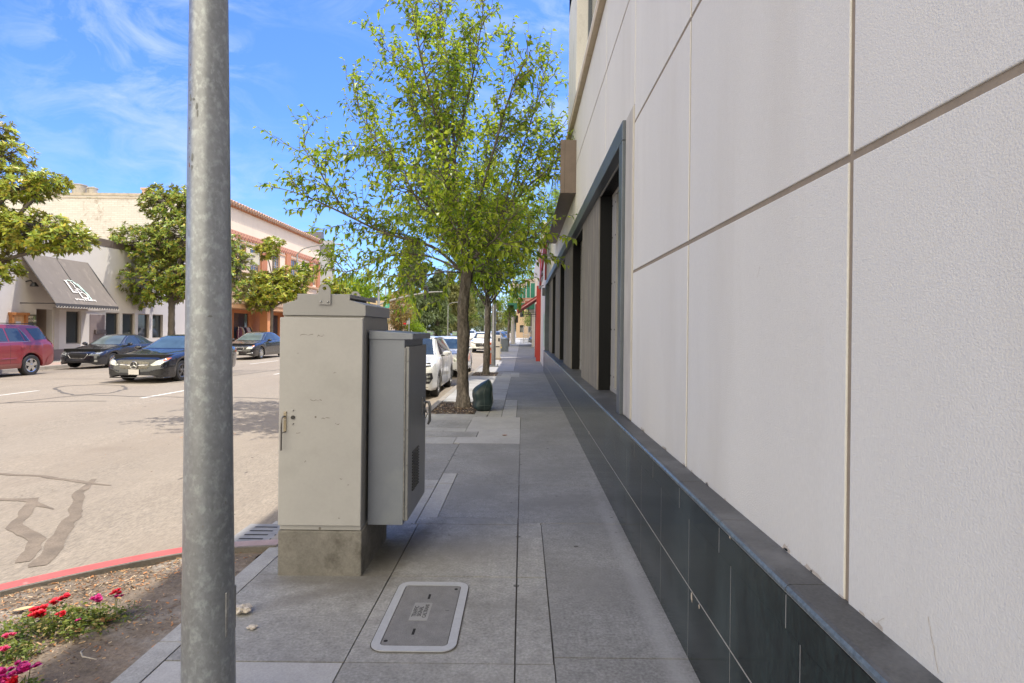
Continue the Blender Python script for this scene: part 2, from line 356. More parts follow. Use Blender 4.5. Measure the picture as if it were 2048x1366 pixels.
for a, b, c, d, m in [(-.68, -.4, 11.46, 12.3, 3), (-.4, -.1, 11.46, 12.6, 2), (-.68, -.4, 12.3, 12.62, 0), (-.4, -.1, 12.6, 12.95, 2), (-.68, -.4, 12.62, 14.2, 0), (-.4, -.1, 12.95, 14.2, 3)]: slab(a, b, c, d, m, .006)
slab(-.96, -.68, 11.72, 14.2, 3)
rows(-.1, SX, [11.4, 12.9, 14.25], [1], .003)
ylist = [14.22]
while ylist[-1] < 24.0: ylist.append(ylist[-1] + 1.52)
rows(-.4, SX, ylist[:-1] + [24.2], [1], .003)
ys2 = [13.75, 15.3, 16.85, 18.4, 19.95, 21.45]
slab(-1.9, -.96, 13.75, 14.2, 3); rows(-1.9, -.4, [14.22] + ys2[1:], [2, 3], .005)  # paler slabs put the sunlight of this strip into the concrete colour
slab(-.95, -.4, 21.45, 24.2, 0)
for a, b, c, d, m in [(-.78, -.45, 21.2, 22.2, 2), (-.45, -.1, 21.2, 22.0, 3), (-.78, -.45, 22.2, 23.3, 3), (-.45, -.1, 22.0, 23.3, 2)]: slab(a, b, c, d, m, .008, .004)
y = 24.2
while y < 110:
    slab(-1.9, -.35, y, y+1.9, [2, 3][int(y) % 2], .006); slab(-.35, 1.4, y, y+1.9, 1, .005); y += 1.9  # sunlit kerbside strip carried on in the pale slab colour
for a, b in ((23.4, 24.2), ): slab(-1.9, -.95, a, b, 3)
slab(-1.9, 1.4, 110, 300, 3)
sw.box(-1.9, SX, -6, 24.5, -.14, -.016, 4); sw.box(-1.9, 1.4, 24.5, 300, -.14, -.016, 4); sw.box(-1.975, -1.9, -6, 4.7, -.14, -.016, 4)
struct('sidewalk', sw, [conc_a, conc_b, conc_c, conc_d, joint_m], fix=False)
# kerbs: straight along the pavement, then red and curved round the planting bed
kb = MB()
y = 4.62
while y < 300:
    l = 3. if y < 60 else 40
    kb.prism([(-2.06, -.16), (-1.905, -.16), (-1.905, 0), (-2.035, 0), (-2.05, -.02)], 'y', y + .004, y + l - .004, 0); y += l
KP = [(-1.93, 4.60), (-2.3, 4.53), (-2.62, 4.40), (-3.04, 4.08), (-3.40, 3.74), (-3.9, 3.2), (-4.45, 2.5), (-4.9, 1.6), (-5.2, .4), (-5.3, -1), (-5.3, -12)]
def smooth_path(p, n=6):
    out = []
    for i in range(len(p)-1):
        p0, p1, p2, p3 = (Vector(p[max(i-1, 0)]), Vector(p[i]), Vector(p[i+1]), Vector(p[min(i+2, len(p)-1)]))
        for k in range(n):
            t = k/n; out.append(.5*((2*p1)+(p2-p0)*t+(2*p0-5*p1+4*p2-p3)*t*t+(3*p1-p0-3*p2+p3)*t**3))
    out.append(Vector(p[-1])); return out
kp = smooth_path(KP)
def offs(P, d):
    o = []
    for i, p in enumerate(P):
        t = (P[min(i+1, len(P)-1)] - P[max(i-1, 0)]).normalized(); o.append(p + Vector((-t.y, t.x)) * d)
    return o
kin, kout, kred = offs(kp, .075), offs(kp, -.075), offs(kp, .055)
def strip(mb, a, za, b, zb, m=0):
    o = len(mb.v); n = len(a)
    mb.v += [(p.x, p.y, za) for p in a] + [(p.x, p.y, zb) for p in b]
    mb.f += [(o+i, o+i+1, o+n+i+1, o+n+i) for i in range(n-1)]; mb.m += [m]*(n-1)
kz = .012
ko2 = offs(kp, -.062)
for lo, hi, mm_ in ((0, 10, 2), (9, len(kp), 1)):
    a, b_, c_ = kout[lo:hi], ko2[lo:hi], kred[lo:hi]; strip(kb, a, -.16, a, kz-.012, mm_); strip(kb, a, kz-.012, b_, kz, mm_); strip(kb, b_, kz, c_, kz, mm_); strip(kb, kred, kz, kin, kz-.004, 0); strip(kb, kin, kz-.004, kin, -.1, 0)
struct('kerb', kb, [kerb_m, red_kerb, M('worn kerb paint', (.36, .27, .265), .85, var=.15, scale=7, stain=(.3, .27, .25), stain_s=9)], smooth=30)
# planting bed
bed = MB(); inner = offs(kp, .07)
gx = 26; bedpts = []
poly = [(p.x, p.y) for p in inner] + [(-1.975, -12), (-1.975, 4.55)]
bm = bmesh.new()
f = bm.faces.new([bm.verts.new((x, y, 0)) for x, y in poly]); bmesh.ops.triangulate(bm, faces=[f])
for _ in range(5):
    es = [e for e in bm.edges if e.calc_length() > .16 and max(v.co.y for v in e.verts) > .5]
    if not es: break
    bmesh.ops.subdivide_edges(bm, edges=es, cuts=1); bmesh.ops.triangulate(bm, faces=bm.faces[:])
for v in bm.verts:
    edge = min(1, max(0, (-1.975 - v.co.x) / .12)); v.co.z = -.03 + edge * (.012 + .03 * noise.noise(v.co * 2.1) + .012 * noise.noise(v.co * 9)) - .01
bed.add([tuple(v.co) for v in bm.verts], [tuple(v.index for v in f.verts) for f in (bm.verts.index_update(), bm.faces)[1]]); bm.free()
struct('planting_bed', bed, soil_m, smooth=180)
def bed_z(x, y):
    e = min(1, max(0, (-1.975 - x) / .12)); return -.03 + e * (.012 + .03 * noise.noise(Vector((x, y, 0)) * 2.1)) - .01
# wood-chip mulch and litter, a loose covering
mu = MB(); mr = random.Random(11)
def inpoly(x, y, P):
    c = False; j = len(P)-1
    for i in range(len(P)):
        if (P[i][1] > y) != (P[j][1] > y) and x < (P[j][0]-P[i][0])*(y-P[i][1])/(P[j][1]-P[i][1])+P[i][0]: c = not c
        j = i
    return c
def chip(x, y, z, s, m):
    a = mr.uniform(0, 6.3); l, w = s * mr.uniform(.6, 1.6), s * mr.uniform(.2, .5); u = Vector((math.cos(a), math.sin(a), mr.uniform(-.35, .35))); v = Vector((-math.sin(a), math.cos(a), mr.uniform(-.5, .5)))
    c = Vector((x, y, z + .4*s*mr.random())); mu.add([c-u*l-v*w*.6, c+u*l*.9-v*w, c+u*l+v*w*.7, c-u*l*.8+v*w, c + Vector((0, 0, -.3*s))], [(0,1,2,3), (0,4,1), (1,4,2), (2,4,3), (3,4,0)], m)
k = 0
while k < 15000:
    x, y = mr.uniform(-4.3, -1.98), mr.uniform(1.6, 4.55)
    if not inpoly(x, y, poly): continue
    d = -1.975 - x
    if mr.random() > (.12 + .88 * smoothstep((d - .25 + .3 * noise.noise(Vector((x*2, y*2, 3)))) / .45)): k += .3; continue
    chip(x, y, bed_z(x, y) + .004, mr.uniform(.004, .012), mr.choice([0, 0, 1, 1, 1, 2, 3, 4, 4])); k += 1
for (x0, x1, y0, y1) in ((-1.88, -1.0, 11.85, 13.6), (-1.88, -.95, 21.6, 23.3)):
    for _ in range(900 if y0 < 15 else 350): chip(mr.uniform(x0, x1), mr.uniform(y0, y1), -.006, .02, mr.choice([1, 3, 3, 2]))
for _ in range(260): chip(-19.6 + abs(mr.gauss(0, .5)), mr.uniform(14, 38), -.135, .035, mr.choice([4, 4, 2, 1]))
for _ in range(160): chip(-2.12 - abs(mr.gauss(0, .12)), mr.uniform(4.9, 9), -.143, .014, mr.choice([1, 3, 2]))
for _ in range(60): chip(mr.uniform(-8, -2.5), mr.uniform(5, 16), road_z(-5) + .03, .012, mr.choice([4, 3, 1]))
tag(mu.build('mulch', [M('chip tan', (.46, .32, .18), .9, var=.3, scale=20), M('chip brown', (.2, .13, .085), .9, var=.3, scale=20), M('chip pale', (.46, .36, .25), .9, var=.2, scale=20), M('chip dark', (.1, .07, .05), .9, var=.3, scale=20), M('dry leaf rust', (.42, .19, .07), .8, var=.3, scale=20)], fix=False), kind='stuff')
tw = MB(); tw.poly([(-1.9, 11.74, -.012), (-.97, 11.74, -.012), (-.97, 13.74, -.012), (-1.9, 13.74, -.012)]); tw.poly([(-1.9, 21.46, -.012), (-.95, 21.46, -.012), (-.95, 23.4, -.012), (-1.9, 23.4, -.012)])
struct('tree_pit_soil', tw, M('tree pit soil', (.1, .08, .062), .95, var=.3, scale=14, fvar=.2, bump=.8, bscale=40), fix=False)
# left pavement and kerb
ls = MB(); rr = random.Random(5)
for i in range(-4, 60):
    y = i * 3.0
    for a, b, m in ((-23.0, -21.45, 0), (-21.45, -20.05, 1)):
        ls.box(a+.006, b-.006, y+.006, y+2.994, -.12, rr.uniform(-.001, .001), m)
ls.box(-24.6, -20.05, -12, 180, -.2, -.012, 2)
struct('sidewalk', ls, [M('pavement far', (.38, .345, .3), .9, var=.12, scale=1.2), M('pavement red tint', (.42, .3, .245), .9, var=.12, scale=1.2), joint_m], fix=False)
lk = MB()
for i in range(-4, 60): lk.prism([(-20.05, -.2), (-19.86, -.2), (-19.88, -.02), (-19.9, 0), (-20.05, 0)], 'y', i*3+.004, i*3+2.996)
struct('kerb', lk, kerb_m)

# ------------------------------------------------------------------ the pale stucco building on the right
stucco = M('stucco', (.64, .625, .583), .9, var=.045, scale=.9, fine=150, fvar=.04, bump=.33, bscale=150, stain=(.565, .545, .5), stain_s=1.6, stain_lo=.48, stain_hi=.72, stretch=(1, 1, .22))
smooth_st = M('smooth render', (.45, .425, .38), .85, var=.08, scale=3, fvar=.03, bump=.1, stain=(.34, .315, .28), stain_s=3.5, stain_lo=.5, stain_hi=.75, stretch=(1, 1, .3))
groove_m = M('joint groove', (.27, .22, .165), .9, var=.12, scale=5)
granite = M('black granite', (.014, .027, .026), .13, var=.35, scale=3, fine=85, fvar=.45, spec=.36, stain=(.035, .052, .052), stain_s=2., stain_lo=.45, stain_hi=.75, stretch=(1, 1, .4))
grout = M('grout', (.3, .285, .265), .9, var=.1)
ledge_m = M('honed ledge stone', (.085, .085, .083), .5, var=.2, scale=3, fine=90, fvar=.2, stain=(.13, .13, .128), stain_s=3, stain_lo=.5, stain_hi=.7)
ledge_edge = M('polished ledge edge', (.12, .15, .17), .2, var=.2, scale=20, fvar=.2)
frame_m = M('blue grey metal', (.12, .14, .165), .38, metal=.4, var=.12, scale=3, stretch=(1, .3, 1))
peb = M('black aggregate', (.007, .0078, .009), .5, spec=.18, var=.3, scale=60, fine=120, fvar=.3, bump=1., bscale=70)
flute_m = M('grey ribbed concrete', (.175, .168, .16), .85, var=.14, scale=1.4, fvar=.1, stain=(.3, .27, .23), stain_s=5, stain_lo=.5, stain_hi=.75, stretch=(1, 3, .25))
alu = M('white aluminium', (.36, .355, .345), .5, var=.06, metal=.2)
win_dark = glass_mat('window glass', (.02, .024, .028), .04)
B = Thing('stucco_building', 'tall pale stucco building with black granite base filling the right side', 'building', (1.03, 0, 0))
WX = 1.03
w = MB()
w.box(WX+.006, 9, -12, 5.79, 0, 6.0, 1); w.box(WX+.006, 9, 5.79, 24.5, 3.88, 6.0, 1)
w.box(2.2, 9, 5.8, 24.5, 0, 3.9, 1)
yj = [-8.8, -7.1, -5.3, -3.5, -1.75, .04, 1.815, 3.59, 5.405, 7.34, 9.28, 11.2, 13.1, 15.05, 17, 18.9, 20.85, 22.75, 24.5]
zj = [.87, 2.287, 3.69, 5.04, 6.0]
gw = .0125
for a, b in zip(yj[:-1], yj[1:]):
    for c, d in zip(zj[:-1], zj[1:]):
        if a >= 5.4 and c < 3.6: continue
        c2 = 3.872 if (a >= 5.4 and c < 3.8) else c + gw*(c > 1)
        g1, g2 = gw * (1 if a < 8 else .35), gw * (1 if b < 8 else .35)
        w.box(WX, WX+.1, a+g1, b-g2, c2, d-gw, 0)
B.part('wall', w, [stucco, groove_m], bevel=.004, seg=2)
tr = MB(); tr.box(WX-.012, WX+.2, 5.412, 5.8, .886, 3.868); B.part('window_surround', tr, smooth_st, bevel=.02, seg=3)
pl = MB(); pr = random.Random(2)
def tile(a, b, c, d): pl.box(.895, .93, a+.003, b-.003, c+.0025, d-.0025, 0)
y = -3.; 
while y < 24.2:
    b = min(y+.61+.001, 24.44)
    tile(y-.05, b-.05, .0, .38); tile(y-.05, b-.05, .384, .7405); y += .61
y = -2.66
while y < 24.2: tile(y, min(y+.656, 24.44), .735, .856); y += .656
pl.box(.8955, 1.2, -12, 24.46, -.02, .85, 1)
B.part('plinth', pl, [granite, grout], fix=False)
lg = MB(); y = -2.66
while y < 24.2:
    e = min(y + .654, 24.45)
    lg.prism([(.893, .862), (1.4, .862), (1.4, .886), (.913, .886), (.9, .882), (.893, .872)], 'y', y+.002, e); y += .656
lg.box(.9, 1.39, -2.6, 24.44, .852, .8785, 2)
lo = B.part('ledge', lg, [ledge_m, ledge_edge, grout], fix=True)
for p in lo.data.polygons:
    n = p.normal
    if p.material_index == 0 and n.x < -.3 and abs(n.y) < .5: p.material_index = 1
# chipped tiles
cp = MB(); rc = random.Random(9)
for (y, z, s) in [(2.985, .355, .022), (2.86, .365, .012), (7.6, .38, .02), (2.45, .862, .01)]:
    pts = []
    for i in range(9):
        a = i/9*6.28; r = s*rc.uniform(.6, 1.15); pts.append((.8935, y + math.cos(a)*r*.8, z + math.sin(a)*r*1.4))
    cp.poly(pts)
B.parts('chipped_patch', cp, M('exposed mortar', (.5, .42, .32), .9, var=.2, scale=30), fix=False)
fr = MB()
fr.box(.985, 1.12, 5.8, 24.46, 3.66, 3.86); fr.box(.985, 1.12, 5.803, 5.99, .886, 3.657); fr.box(.94, 1.12, 24.2, 24.46, .886, 3.657)
B.part('window_frame', fr, frame_m, bevel=.006)
hd = MB(); hd.box(1.12, 1.4, 5.8, 24.4, 3.665, 3.8); hd.box(1.12, 1.4, 5.802, 5.96, .886, 3.66)
B.part('window_head', hd, peb)
lite = MB(); lite.box(1.085, 1.1, 6.0, 24.2, 3.645, 3.656); B.part('light_strip', lite, alu)
for i, (a, b) in enumerate([(8.2, 10.5), (12.62, 15.0), (16.69, 19.0), (20.95, 23.4)]):
    p = MB(); p.box(1.09, 1.39, a, b, .886, 3.664, 0)
    o = B.part('pillar', p, peb)
    q = MB(); y = a + .012
    while y < b - .03: q.box(1.074, 1.092, y, y+.022, .888, 3.655); y += .036
    q.box(1.082, 1.091, a+.002, b, .888, 3.655); B.part('ribbed_face', q, flute_m, o, fix=False)
for i, (a, b) in enumerate([(5.99, 8.19), (10.51, 12.61), (15.01, 16.68), (19.01, 20.94), (23.41, 24.2)]):
    p = MB(); z0, z1 = .89, 3.66
    for (c, d) in ((a, a+.1), (b-.36, b-.19), (b-.17, b-.005)): p.box(1.26, 1.34, c, d, z0+.06, z1-.06)
    p.box(1.255, 1.34, a, b-.005, z0, z0+.06); p.box(1.255, 1.34, a, b-.005, z1-.06, z1)
    for z in (1.1, 1.75, 2.4, 3.05, 3.5):
        for yy in (b-.31, b-.05): p.cyl((1.261, yy, z), .011, -.006, 'x', 8, 1)
    o = B.part('window', p, [alu, dark], fix=False)
    q = MB(); q.box(1.31, 1.32, a+.1, b-.36, z0+.06, z1-.06); B.part('pane', q, win_dark, o)
cn = MB(); cn.box(.946, 9, -12, 13.2, 6.002, 6.14); B.part('cornice', cn, M('cornice render', (.52, .44, .33), .9, var=.14, scale=4, stain=(.4, .32, .22), stain_s=5), bevel=.006)
up = MB()
for a, b in [(-12, -6), (-1.5, .9), (5.4, 7.6), (11.15, 13.1)]: up.box(.985, 9, a, b, 6.141, 10.4)
up.box(.985, 9, -12, 13.1, 8.9, 10.4-.003); up.box(1.7, 8.9, -11.9, 13.0, 6.141, 10.0); up.box(.985, 1.7, -12, 13.09, 6.1405, 6.35)
B.part('upper_wall', up, M('upper render', (.72, .71, .68), .85, var=.06, scale=2, stain=(.5, .49, .46), stain_s=3, stretch=(1, 1, .4)), bevel=.004)
for a, b in [(-6, -1.5), (.9, 5.4), (7.6, 11.15)]:
    p = MB(); p.box(1.2, 1.26, a, a+.14, 6.352, 8.897); p.box(1.2, 1.26, b-.14, b, 6.352, 8.897); p.box(1.2, 1.26, a+.14, b-.14, 6.352, 6.45); p.box(1.2, 1.26, (a+b)/2-.05, (a+b)/2+.05, 6.45, 8.897)
    o = B.part('upper_window', p, frame_m); q = MB(); q.box(1.235, 1.245, a+.14, b-.14, 6.45, 8.897); B.part('pane', q, glass_mat('upper glass', (.08, .08, .08), .1), o)
cp = MB()
for k in range(30):
    y = rc.uniform(1.3, 5.3); s = rc.uniform(.006, .028); pts = []
    for i in range(10): a = i/10*6.283; q = s*rc.uniform(.5, 1.1); pts.append((WX-.0008, y + math.cos(a)*q*1.7, .8875 + max(0, math.sin(a))*q*.9))
    cp.poly(pts)
for (y0, z0, y1, z1) in [(1.45, 1.02, 1.41, .90), (1.62, .93, 1.66, .895), (2.2, .92, 2.24, .89), (3.3, 1.0, 3.31, .96), (2.5, 2.02, 2.53, 1.97)]:
    a = Vector((WX-.0009, y0, z0)); b_ = Vector((WX-.0009, y1, z1)); d = (b_-a); 
    for i in range(6): p0 = a + d*i/6 + Vector((0, rc.uniform(-.004, .004), 0)); p1 = a + d*(i+1)/6; cp.poly([p0 + Vector((0, -.0012, 0)), p0 + Vector((0, .0012, 0)), p1 + Vector((0, .0008, 0)), p1 + Vector((0, -.0008, 0))])
tag(B.part('crumbled_plaster', cp, M('crumbled plaster', (.5, .44, .37), .95, var=.2, scale=60), fix=False), kind='stuff')
# projecting glazed sign box
S = Thing('wall_sign', 'brown metal sign box with mirror glass face on the stucco wall', 'sign', (1.03, 11.4, 4.46))
brown_m = M('brown metal', (.15, .115, .095), .5, var=.12, scale=3, metal=.2)
s = MB(); s.box(.745, 1.028, 11.4, 18.1, 4.46, 5.51); s.box(.9, .91, 11.397, 11.401, 4.47, 5.5)
S.part('casing', s, brown_m, bevel=.004)
s = MB(); s.box(.80, .803, 11.396, 11.4, 4.47, 5.5); S.part('seam', s, dark)
s = MB(); s.box(.72, .744, 11.41, 18.1, 4.47, 5.5)
S.part('glass_face', s, M('mirror glass', (.55, .62, .62), .03, metal=.9, var=.04, fvar=0))
s = MB()
for yy in (11.405, 13.1, 14.8, 16.5): s.box(.716, .746, yy, yy+.02, 4.462, 5.512)
s.box(.716, .746, 11.4, 18.1, 4.452, 4.472); s.box(.716, .746, 11.4, 18.1, 5.498, 5.518); S.part('trim', s, brown_m)
# ------------------------------------------------------------------ galvanised pole in front
P = Thing('metal_pole', 'thick galvanised steel pole in the left foreground', 'pole', (-1.282, 2.35, 0))
pole_m = M('mottled galvanised', (.275, .292, .315), .4, metal=.5, var=.1, scale=7, fine=60, fvar=.1, stain=(.35, .38, .4), stain_s=38, stain_lo=.5, stain_hi=.66, stretch=(1, 1, .7), spots=(.24, .24, .24), spot_s=19, spot_r=.1)
lean = -math.tan(R(.62))
def pc(z): return (-1.282 + lean * (z - 1.73), 2.35, z)
p = MB(); p.tube([pc(z) for z in (.02, 1, 2, 3, 4.5, 7.5)], [.1025 - .0103*z for z in (.02, 1, 2, 3, 4.5, 7.5)], 64)
P.part('shaft', p, pole_m, smooth=60)
p = MB(); p.box(-1.45, -1.115, 2.18, 2.52, .0, .025); P.part('base_plate', p, steel, bevel=.004)
for sx in (-1.42, -1.145):
    for sy in (2.21, 2.49): q = MB(); q.cyl((sx, sy, .025), .018, .035, n=6); P.part('anchor_nut', q, steel)
p = MB(); p.box(-1.184, -1.176, 2.31, 2.39, .48, .66); P.part('hand_hole_cover', p, steel, bevel=.003)
rust = MB(); rc = random.Random(4)
def on_pole(a, z, s, m=0, st=1.6):
    r = .1025 - .0103*z + .0007; c = pc(z); pts = []
    for i in range(7):
        t = i/7*6.28; k = rc.uniform(.55, 1.1); aa = a + math.cos(t)*s*k/r; zz = z + math.sin(t)*s*k*st
        pts.append((c[0] + r*math.sin(aa), c[1] - r*math.cos(aa), zz))
    rust.poly(pts, m)
for i in range(14): on_pole(-.55 + rc.uniform(-.05, .05), rc.uniform(2.3, 3.05), rc.uniform(.0012, .003), 0, 2.2)
for (a, z, s, st) in [(-.5, 2.63, .006, 2.), (-.1, 2.6, .006, 2.4), (-.3, 2.63, .007, .8), (-.05, 2.57, .005, 3), (-.35, 2.4, .006, 3.6), (-.36, 2.36, .005, 3), (.55, 1.77, .009, .55), (-.55, 2.64, .005, 3)]: on_pole(a, z, s, 1, st)
P.parts('rust_mark', rust, [M('rust', (.2, .07, .04), .9, var=.3, scale=40), M('scuff', (.16, .17, .17), .6, var=.2, scale=40)], fix=False)

# ------------------------------------------------------------------ traffic signal cabinet
cab_m = M('beige grey paint', (.37, .366, .362), .55, var=.05, scale=2.2, fine=50, fvar=.02, stain=(.32, .32, .312), stain_s=2.5, stain_lo=.52, stain_hi=.72, spots=(.15, .14, .12), spot_s=7, spot_r=.06, bump=.03, bscale=20)
cab_s = M('cabinet bare sides', (.33, .32, .3), .5, var=.08, scale=2, metal=.3)
cab_h = M('hood grey paint', (.27, .27, .272), .5, var=.05, scale=2, fvar=.02)
base_c = M('cabinet base concrete', (.2, .19, .172), .9, mid=.14, var=.2, scale=3, fine=80, fvar=.1, bump=.4, bscale=70, stain=(.09, .083, .072), stain_s=3.6, stain_lo=.52, stain_hi=.68)
X0, X1, Y0, Y1 = -1.69, -1.105, 4.02, 4.76
Cb = Thing('signal_cabinet', 'tall beige grey traffic signal cabinet on a concrete block', 'cabinet', ((X0+X1)/2, (Y0+Y1)/2, 0))
p = MB(); p.box(X0, X1, Y0-.012, Y1, -.01, .312); Cb.part('concrete_base', p, base_c, bevel=.008)
p = MB(); p.box(X0+.006, X1-.012, Y0+.03, Y1-.01, .313, 1.815); Cb.part('body', p, cab_s, bevel=.004)
p = MB(); p.box(X0+.006, X1-.012, Y0+.002, Y0+.03, .315, .347); Cb.part('bottom_rail', p, cab_m, bevel=.003)
p = MB(); p.box(X0+.002, X1-.006, Y0-.022, Y0+.004, .352, 1.80)
door = Cb.part('door', p, cab_m, bevel=.005)
# hood: profile extruded front to back with a raised vent cap
xm = (X0+X1)/2; hw = (X1-X0)/2 - .002
p = MB()
prof = [(xm-hw+.006, 1.815), (xm+hw+.006, 1.815), (xm+hw+.006, 1.893), (xm+.185, 1.925), (xm-.185, 1.925), (xm-hw+.006, 1.893)]
p.prism(prof, 'y', Y0+.012, Y1+.005)
p.prism([(xm-.185, 1.92), (xm+.185, 1.92), (xm+.185, 1.966), (xm-.185, 1.966)], 'y', Y0+.012, Y0+.02)
Cb.part('hood', p, cab_h, bevel=.003)
p = MB(); p.box(xm-.187, xm+.187, Y0+.021, Y1-.02, 1.952, 1.967); p.box(xm+.17, xm+.187, Y0+.021, Y1-.02, 1.94, 1.952); p.box(xm-.187, xm-.17, Y0+.021, Y1-.02, 1.94, 1.952); p.box(xm-.12, xm+.12, Y0+.021, Y1-.05, 1.92, 1.951)
Cb.part('vent_cap', p, cab_h, bevel=.002)
for yy in (Y0+.0, Y1-.0):
    p = MB(); zc = 2.006; pts = [(-.043, 1.892), (.043, 1.892), (.043, 2.0), (.02, 2.033), (-.02, 2.033), (-.043, 2.0)]
    bm = bmesh.new(); ov = [bm.verts.new((xm+.01+x, yy, z)) for x, z in pts]; hv = [bm.verts.new((xm+.01+.014*math.cos(a), yy, zc+.014*math.sin(a))) for a in [k/12*6.283 for k in range(12)]]
    es = [bm.edges.new((ov[i], ov[(i+1) % 6])) for i in range(6)] + [bm.edges.new((hv[i], hv[(i+1) % 12])) for i in range(12)]
    r = bmesh.ops.triangle_fill(bm, edges=es, use_beauty=True); fs = [f for f in bm.faces if (f.calc_center_median() - Vector((xm+.01, yy, zc))).length > .012]
    g2 = bmesh.ops.extrude_face_region(bm, geom=fs); bmesh.ops.translate(bm, verts=[v for v in g2['geom'] if isinstance(v, bmesh.types.BMVert)], vec=(0, .008, 0))
    bm.verts.index_update(); p.add([tuple(v.co) for v in bm.verts], [tuple(v.index for v in f.verts) for f in bm.faces]); bm.free()
    e = Cb.part('lifting_eye', p, cab_h)
    q = MB()
    for dx in (-.025, .025): q.ball((xm+.01+dx, yy-.002, 1.912), (.008, .006, .008), 10)
    Cb.parts('bolt', q, steel, e, smooth=180)
# door handle on its tan plate, lock, studs
p = MB(); p.box(-1.651, -1.633, Y0-.03, Y0-.021, 1.005, 1.145); q = Cb.part('handle_plate', p, M('brassy plate', (.4, .34, .24), .45, metal=.4, var=.1), door, bevel=.001)
p = MB(); p.tube([(-1.642, Y0-.028, 1.113), (-1.645, Y0-.055, 1.112), (-1.652, Y0-.062, 1.10), (-1.6525, Y0-.063, 1.06), (-1.6525, Y0-.063, .882)], .0062, 10); p.tube([(-1.6525, Y0-.06, 1.0), (-1.635, Y0-.028, 1.006)], .004, 8)
Cb.part('handle', p, M('handle steel', (.2, .19, .19), .35, metal=.8, var=.1), door, smooth=60)
p = MB(); p.cyl((-1.588, Y0-.03, 1.105), .0135, .012, 'y', 20); Cb.part('lock', p, M('lock barrel', (.06, .06, .06), .4, metal=.6), door, smooth=40)
p = MB()
for (x, z) in ((-1.588, 1.154), (-1.588, 1.06), (-1.642, 1.135), (-1.642, 1.088)): p.ball((x, Y0-.026, z), (.006, .006, .006), 10)
Cb.parts('stud', p, steel, door, smooth=180)
sc_m = M('scratch', (.19, .18, .16), .7, var=.2, scale=40); rc = random.Random(21)
for (x, z, l) in [(-1.50, 1.68, .09), (-1.4, 1.675, .05), (-1.43, 1.225, .08), (-1.36, 1.1, .06), (-1.28, 1.06, .03), (-1.56, 1.55, .01), (-1.5, .8, .012), (-1.25, .68, .02), (-1.26, .41, .014), (-1.65, 1.11, .008), (-1.2, .64, .012), (-1.55, 1.0, .03), (-1.3, 1.42, .02)]:
    sc_ = MB(); ribbon_pts = [(x - l/2 + l*i/6, z + rc.uniform(-.006, .006)) for i in range(7)]
    for a, b in zip(ribbon_pts[:-1], ribbon_pts[1:]):
        t = rc.uniform(.001, .004); sc_.poly([(a[0], Y0-.0228, a[1]-t), (b[0], Y0-.0228, b[1]-t*.6), (b[0], Y0-.0228, b[1]+t), (a[0], Y0-.0228, a[1]+t*.7)])
    Cb.part('scratch', sc_, sc_m, door, fix=False, merge=True)


# ------------------------------------------------------------------ blue-grey side cabinet
blue_m = M('blue grey enamel', (.205, .225, .265), .38, metal=.35, var=.07, scale=1.8, fine=70, fvar=.03, stain=(.25, .275, .3), stain_s=2.2, stain_lo=.5, stain_hi=.7, spots=(.12, .12, .13), spot_s=6, spot_r=.04)
blue_d = M('side cabinet door', (.27, .275, .28), .35, metal=.5, var=.1, scale=2, stain=(.27, .27, .26), stain_s=1.5)
A0, A1, C0, C1 = -1.098, -.845, 4.13, 4.88
D = Thing('electrical_cabinet', 'blue grey electrical cabinet hung beside the taller beige cabinet', 'cabinet', (-.97, 4.5, .315))
p = MB(); p.box(A0, A1, C0, C1, .318, 1.66); D.part('body', p, blue_m, bevel=.003)
p = MB(); zt = 1.715; p.prism([(A0-.002, 1.652), (A1+.06, 1.652), (A1+.06, 1.695), (A0-.002, zt)], 'y', C0-.012, C1+.03); D.part('lid', p, blue_m, bevel=.003)
p = MB(); p.box(A1+.002, A1+.032, C0+.012, C1-.01, .345, 1.6)
dd = D.part('door', p, blue_d, bevel=.004)
p = MB(); p.cyl((A1+.004, C0+.004, .36), .005, 1.23, n=8); D.part('hinge', p, steel)
p = MB()
for z in (.45, .75, 1.0, 1.25, 1.5): p.ball((A1+.02, C0+.008, z), .006, 8)
for z in (.36, .7, 1.62): p.ball((A0+.02, C0-.003, z), .004, 8)
D.parts('stud', p, steel, smooth=180)
p = MB()
for i in range(14):
    for k in range(3):
        z = .52 + i*.0215; yy = C0+.16 + k*.09; p.prism([(A1+.031, z), (A1+.044, z+.003), (A1+.031, z+.014)], 'y', yy, yy+.07)
D.part('louvres', p, M('louvre shade', (.07, .072, .075), .5), dd)
p = MB(); hx = A1+.034
p.cyl((hx, C1-.16, 1.115), .026, .022, 'x', 14); p.tube([(hx+.02, C1-.16, 1.13), (hx+.05, C1-.17, 1.13), (hx+.06, C1-.17, 1.1), (hx+.06, C1-.17, .98), (hx+.045, C1-.17, .95)], [.012, .013, .012, .011, .009], 10)
p.box(hx-.002, hx+.01, C1-.2, C1-.12, 1.03, 1.17); p.tube([(hx+.02, C1-.13, 1.06), (hx+.032, C1-.13, 1.03), (hx+.02, C1-.13, .99), (hx+.01, C1-.13, 1.03), (hx+.02, C1-.13, 1.06)], .005, 8)
D.part('handle', p, M('handle grey', (.22, .22, .22), .4, metal=.6), dd, smooth=40)

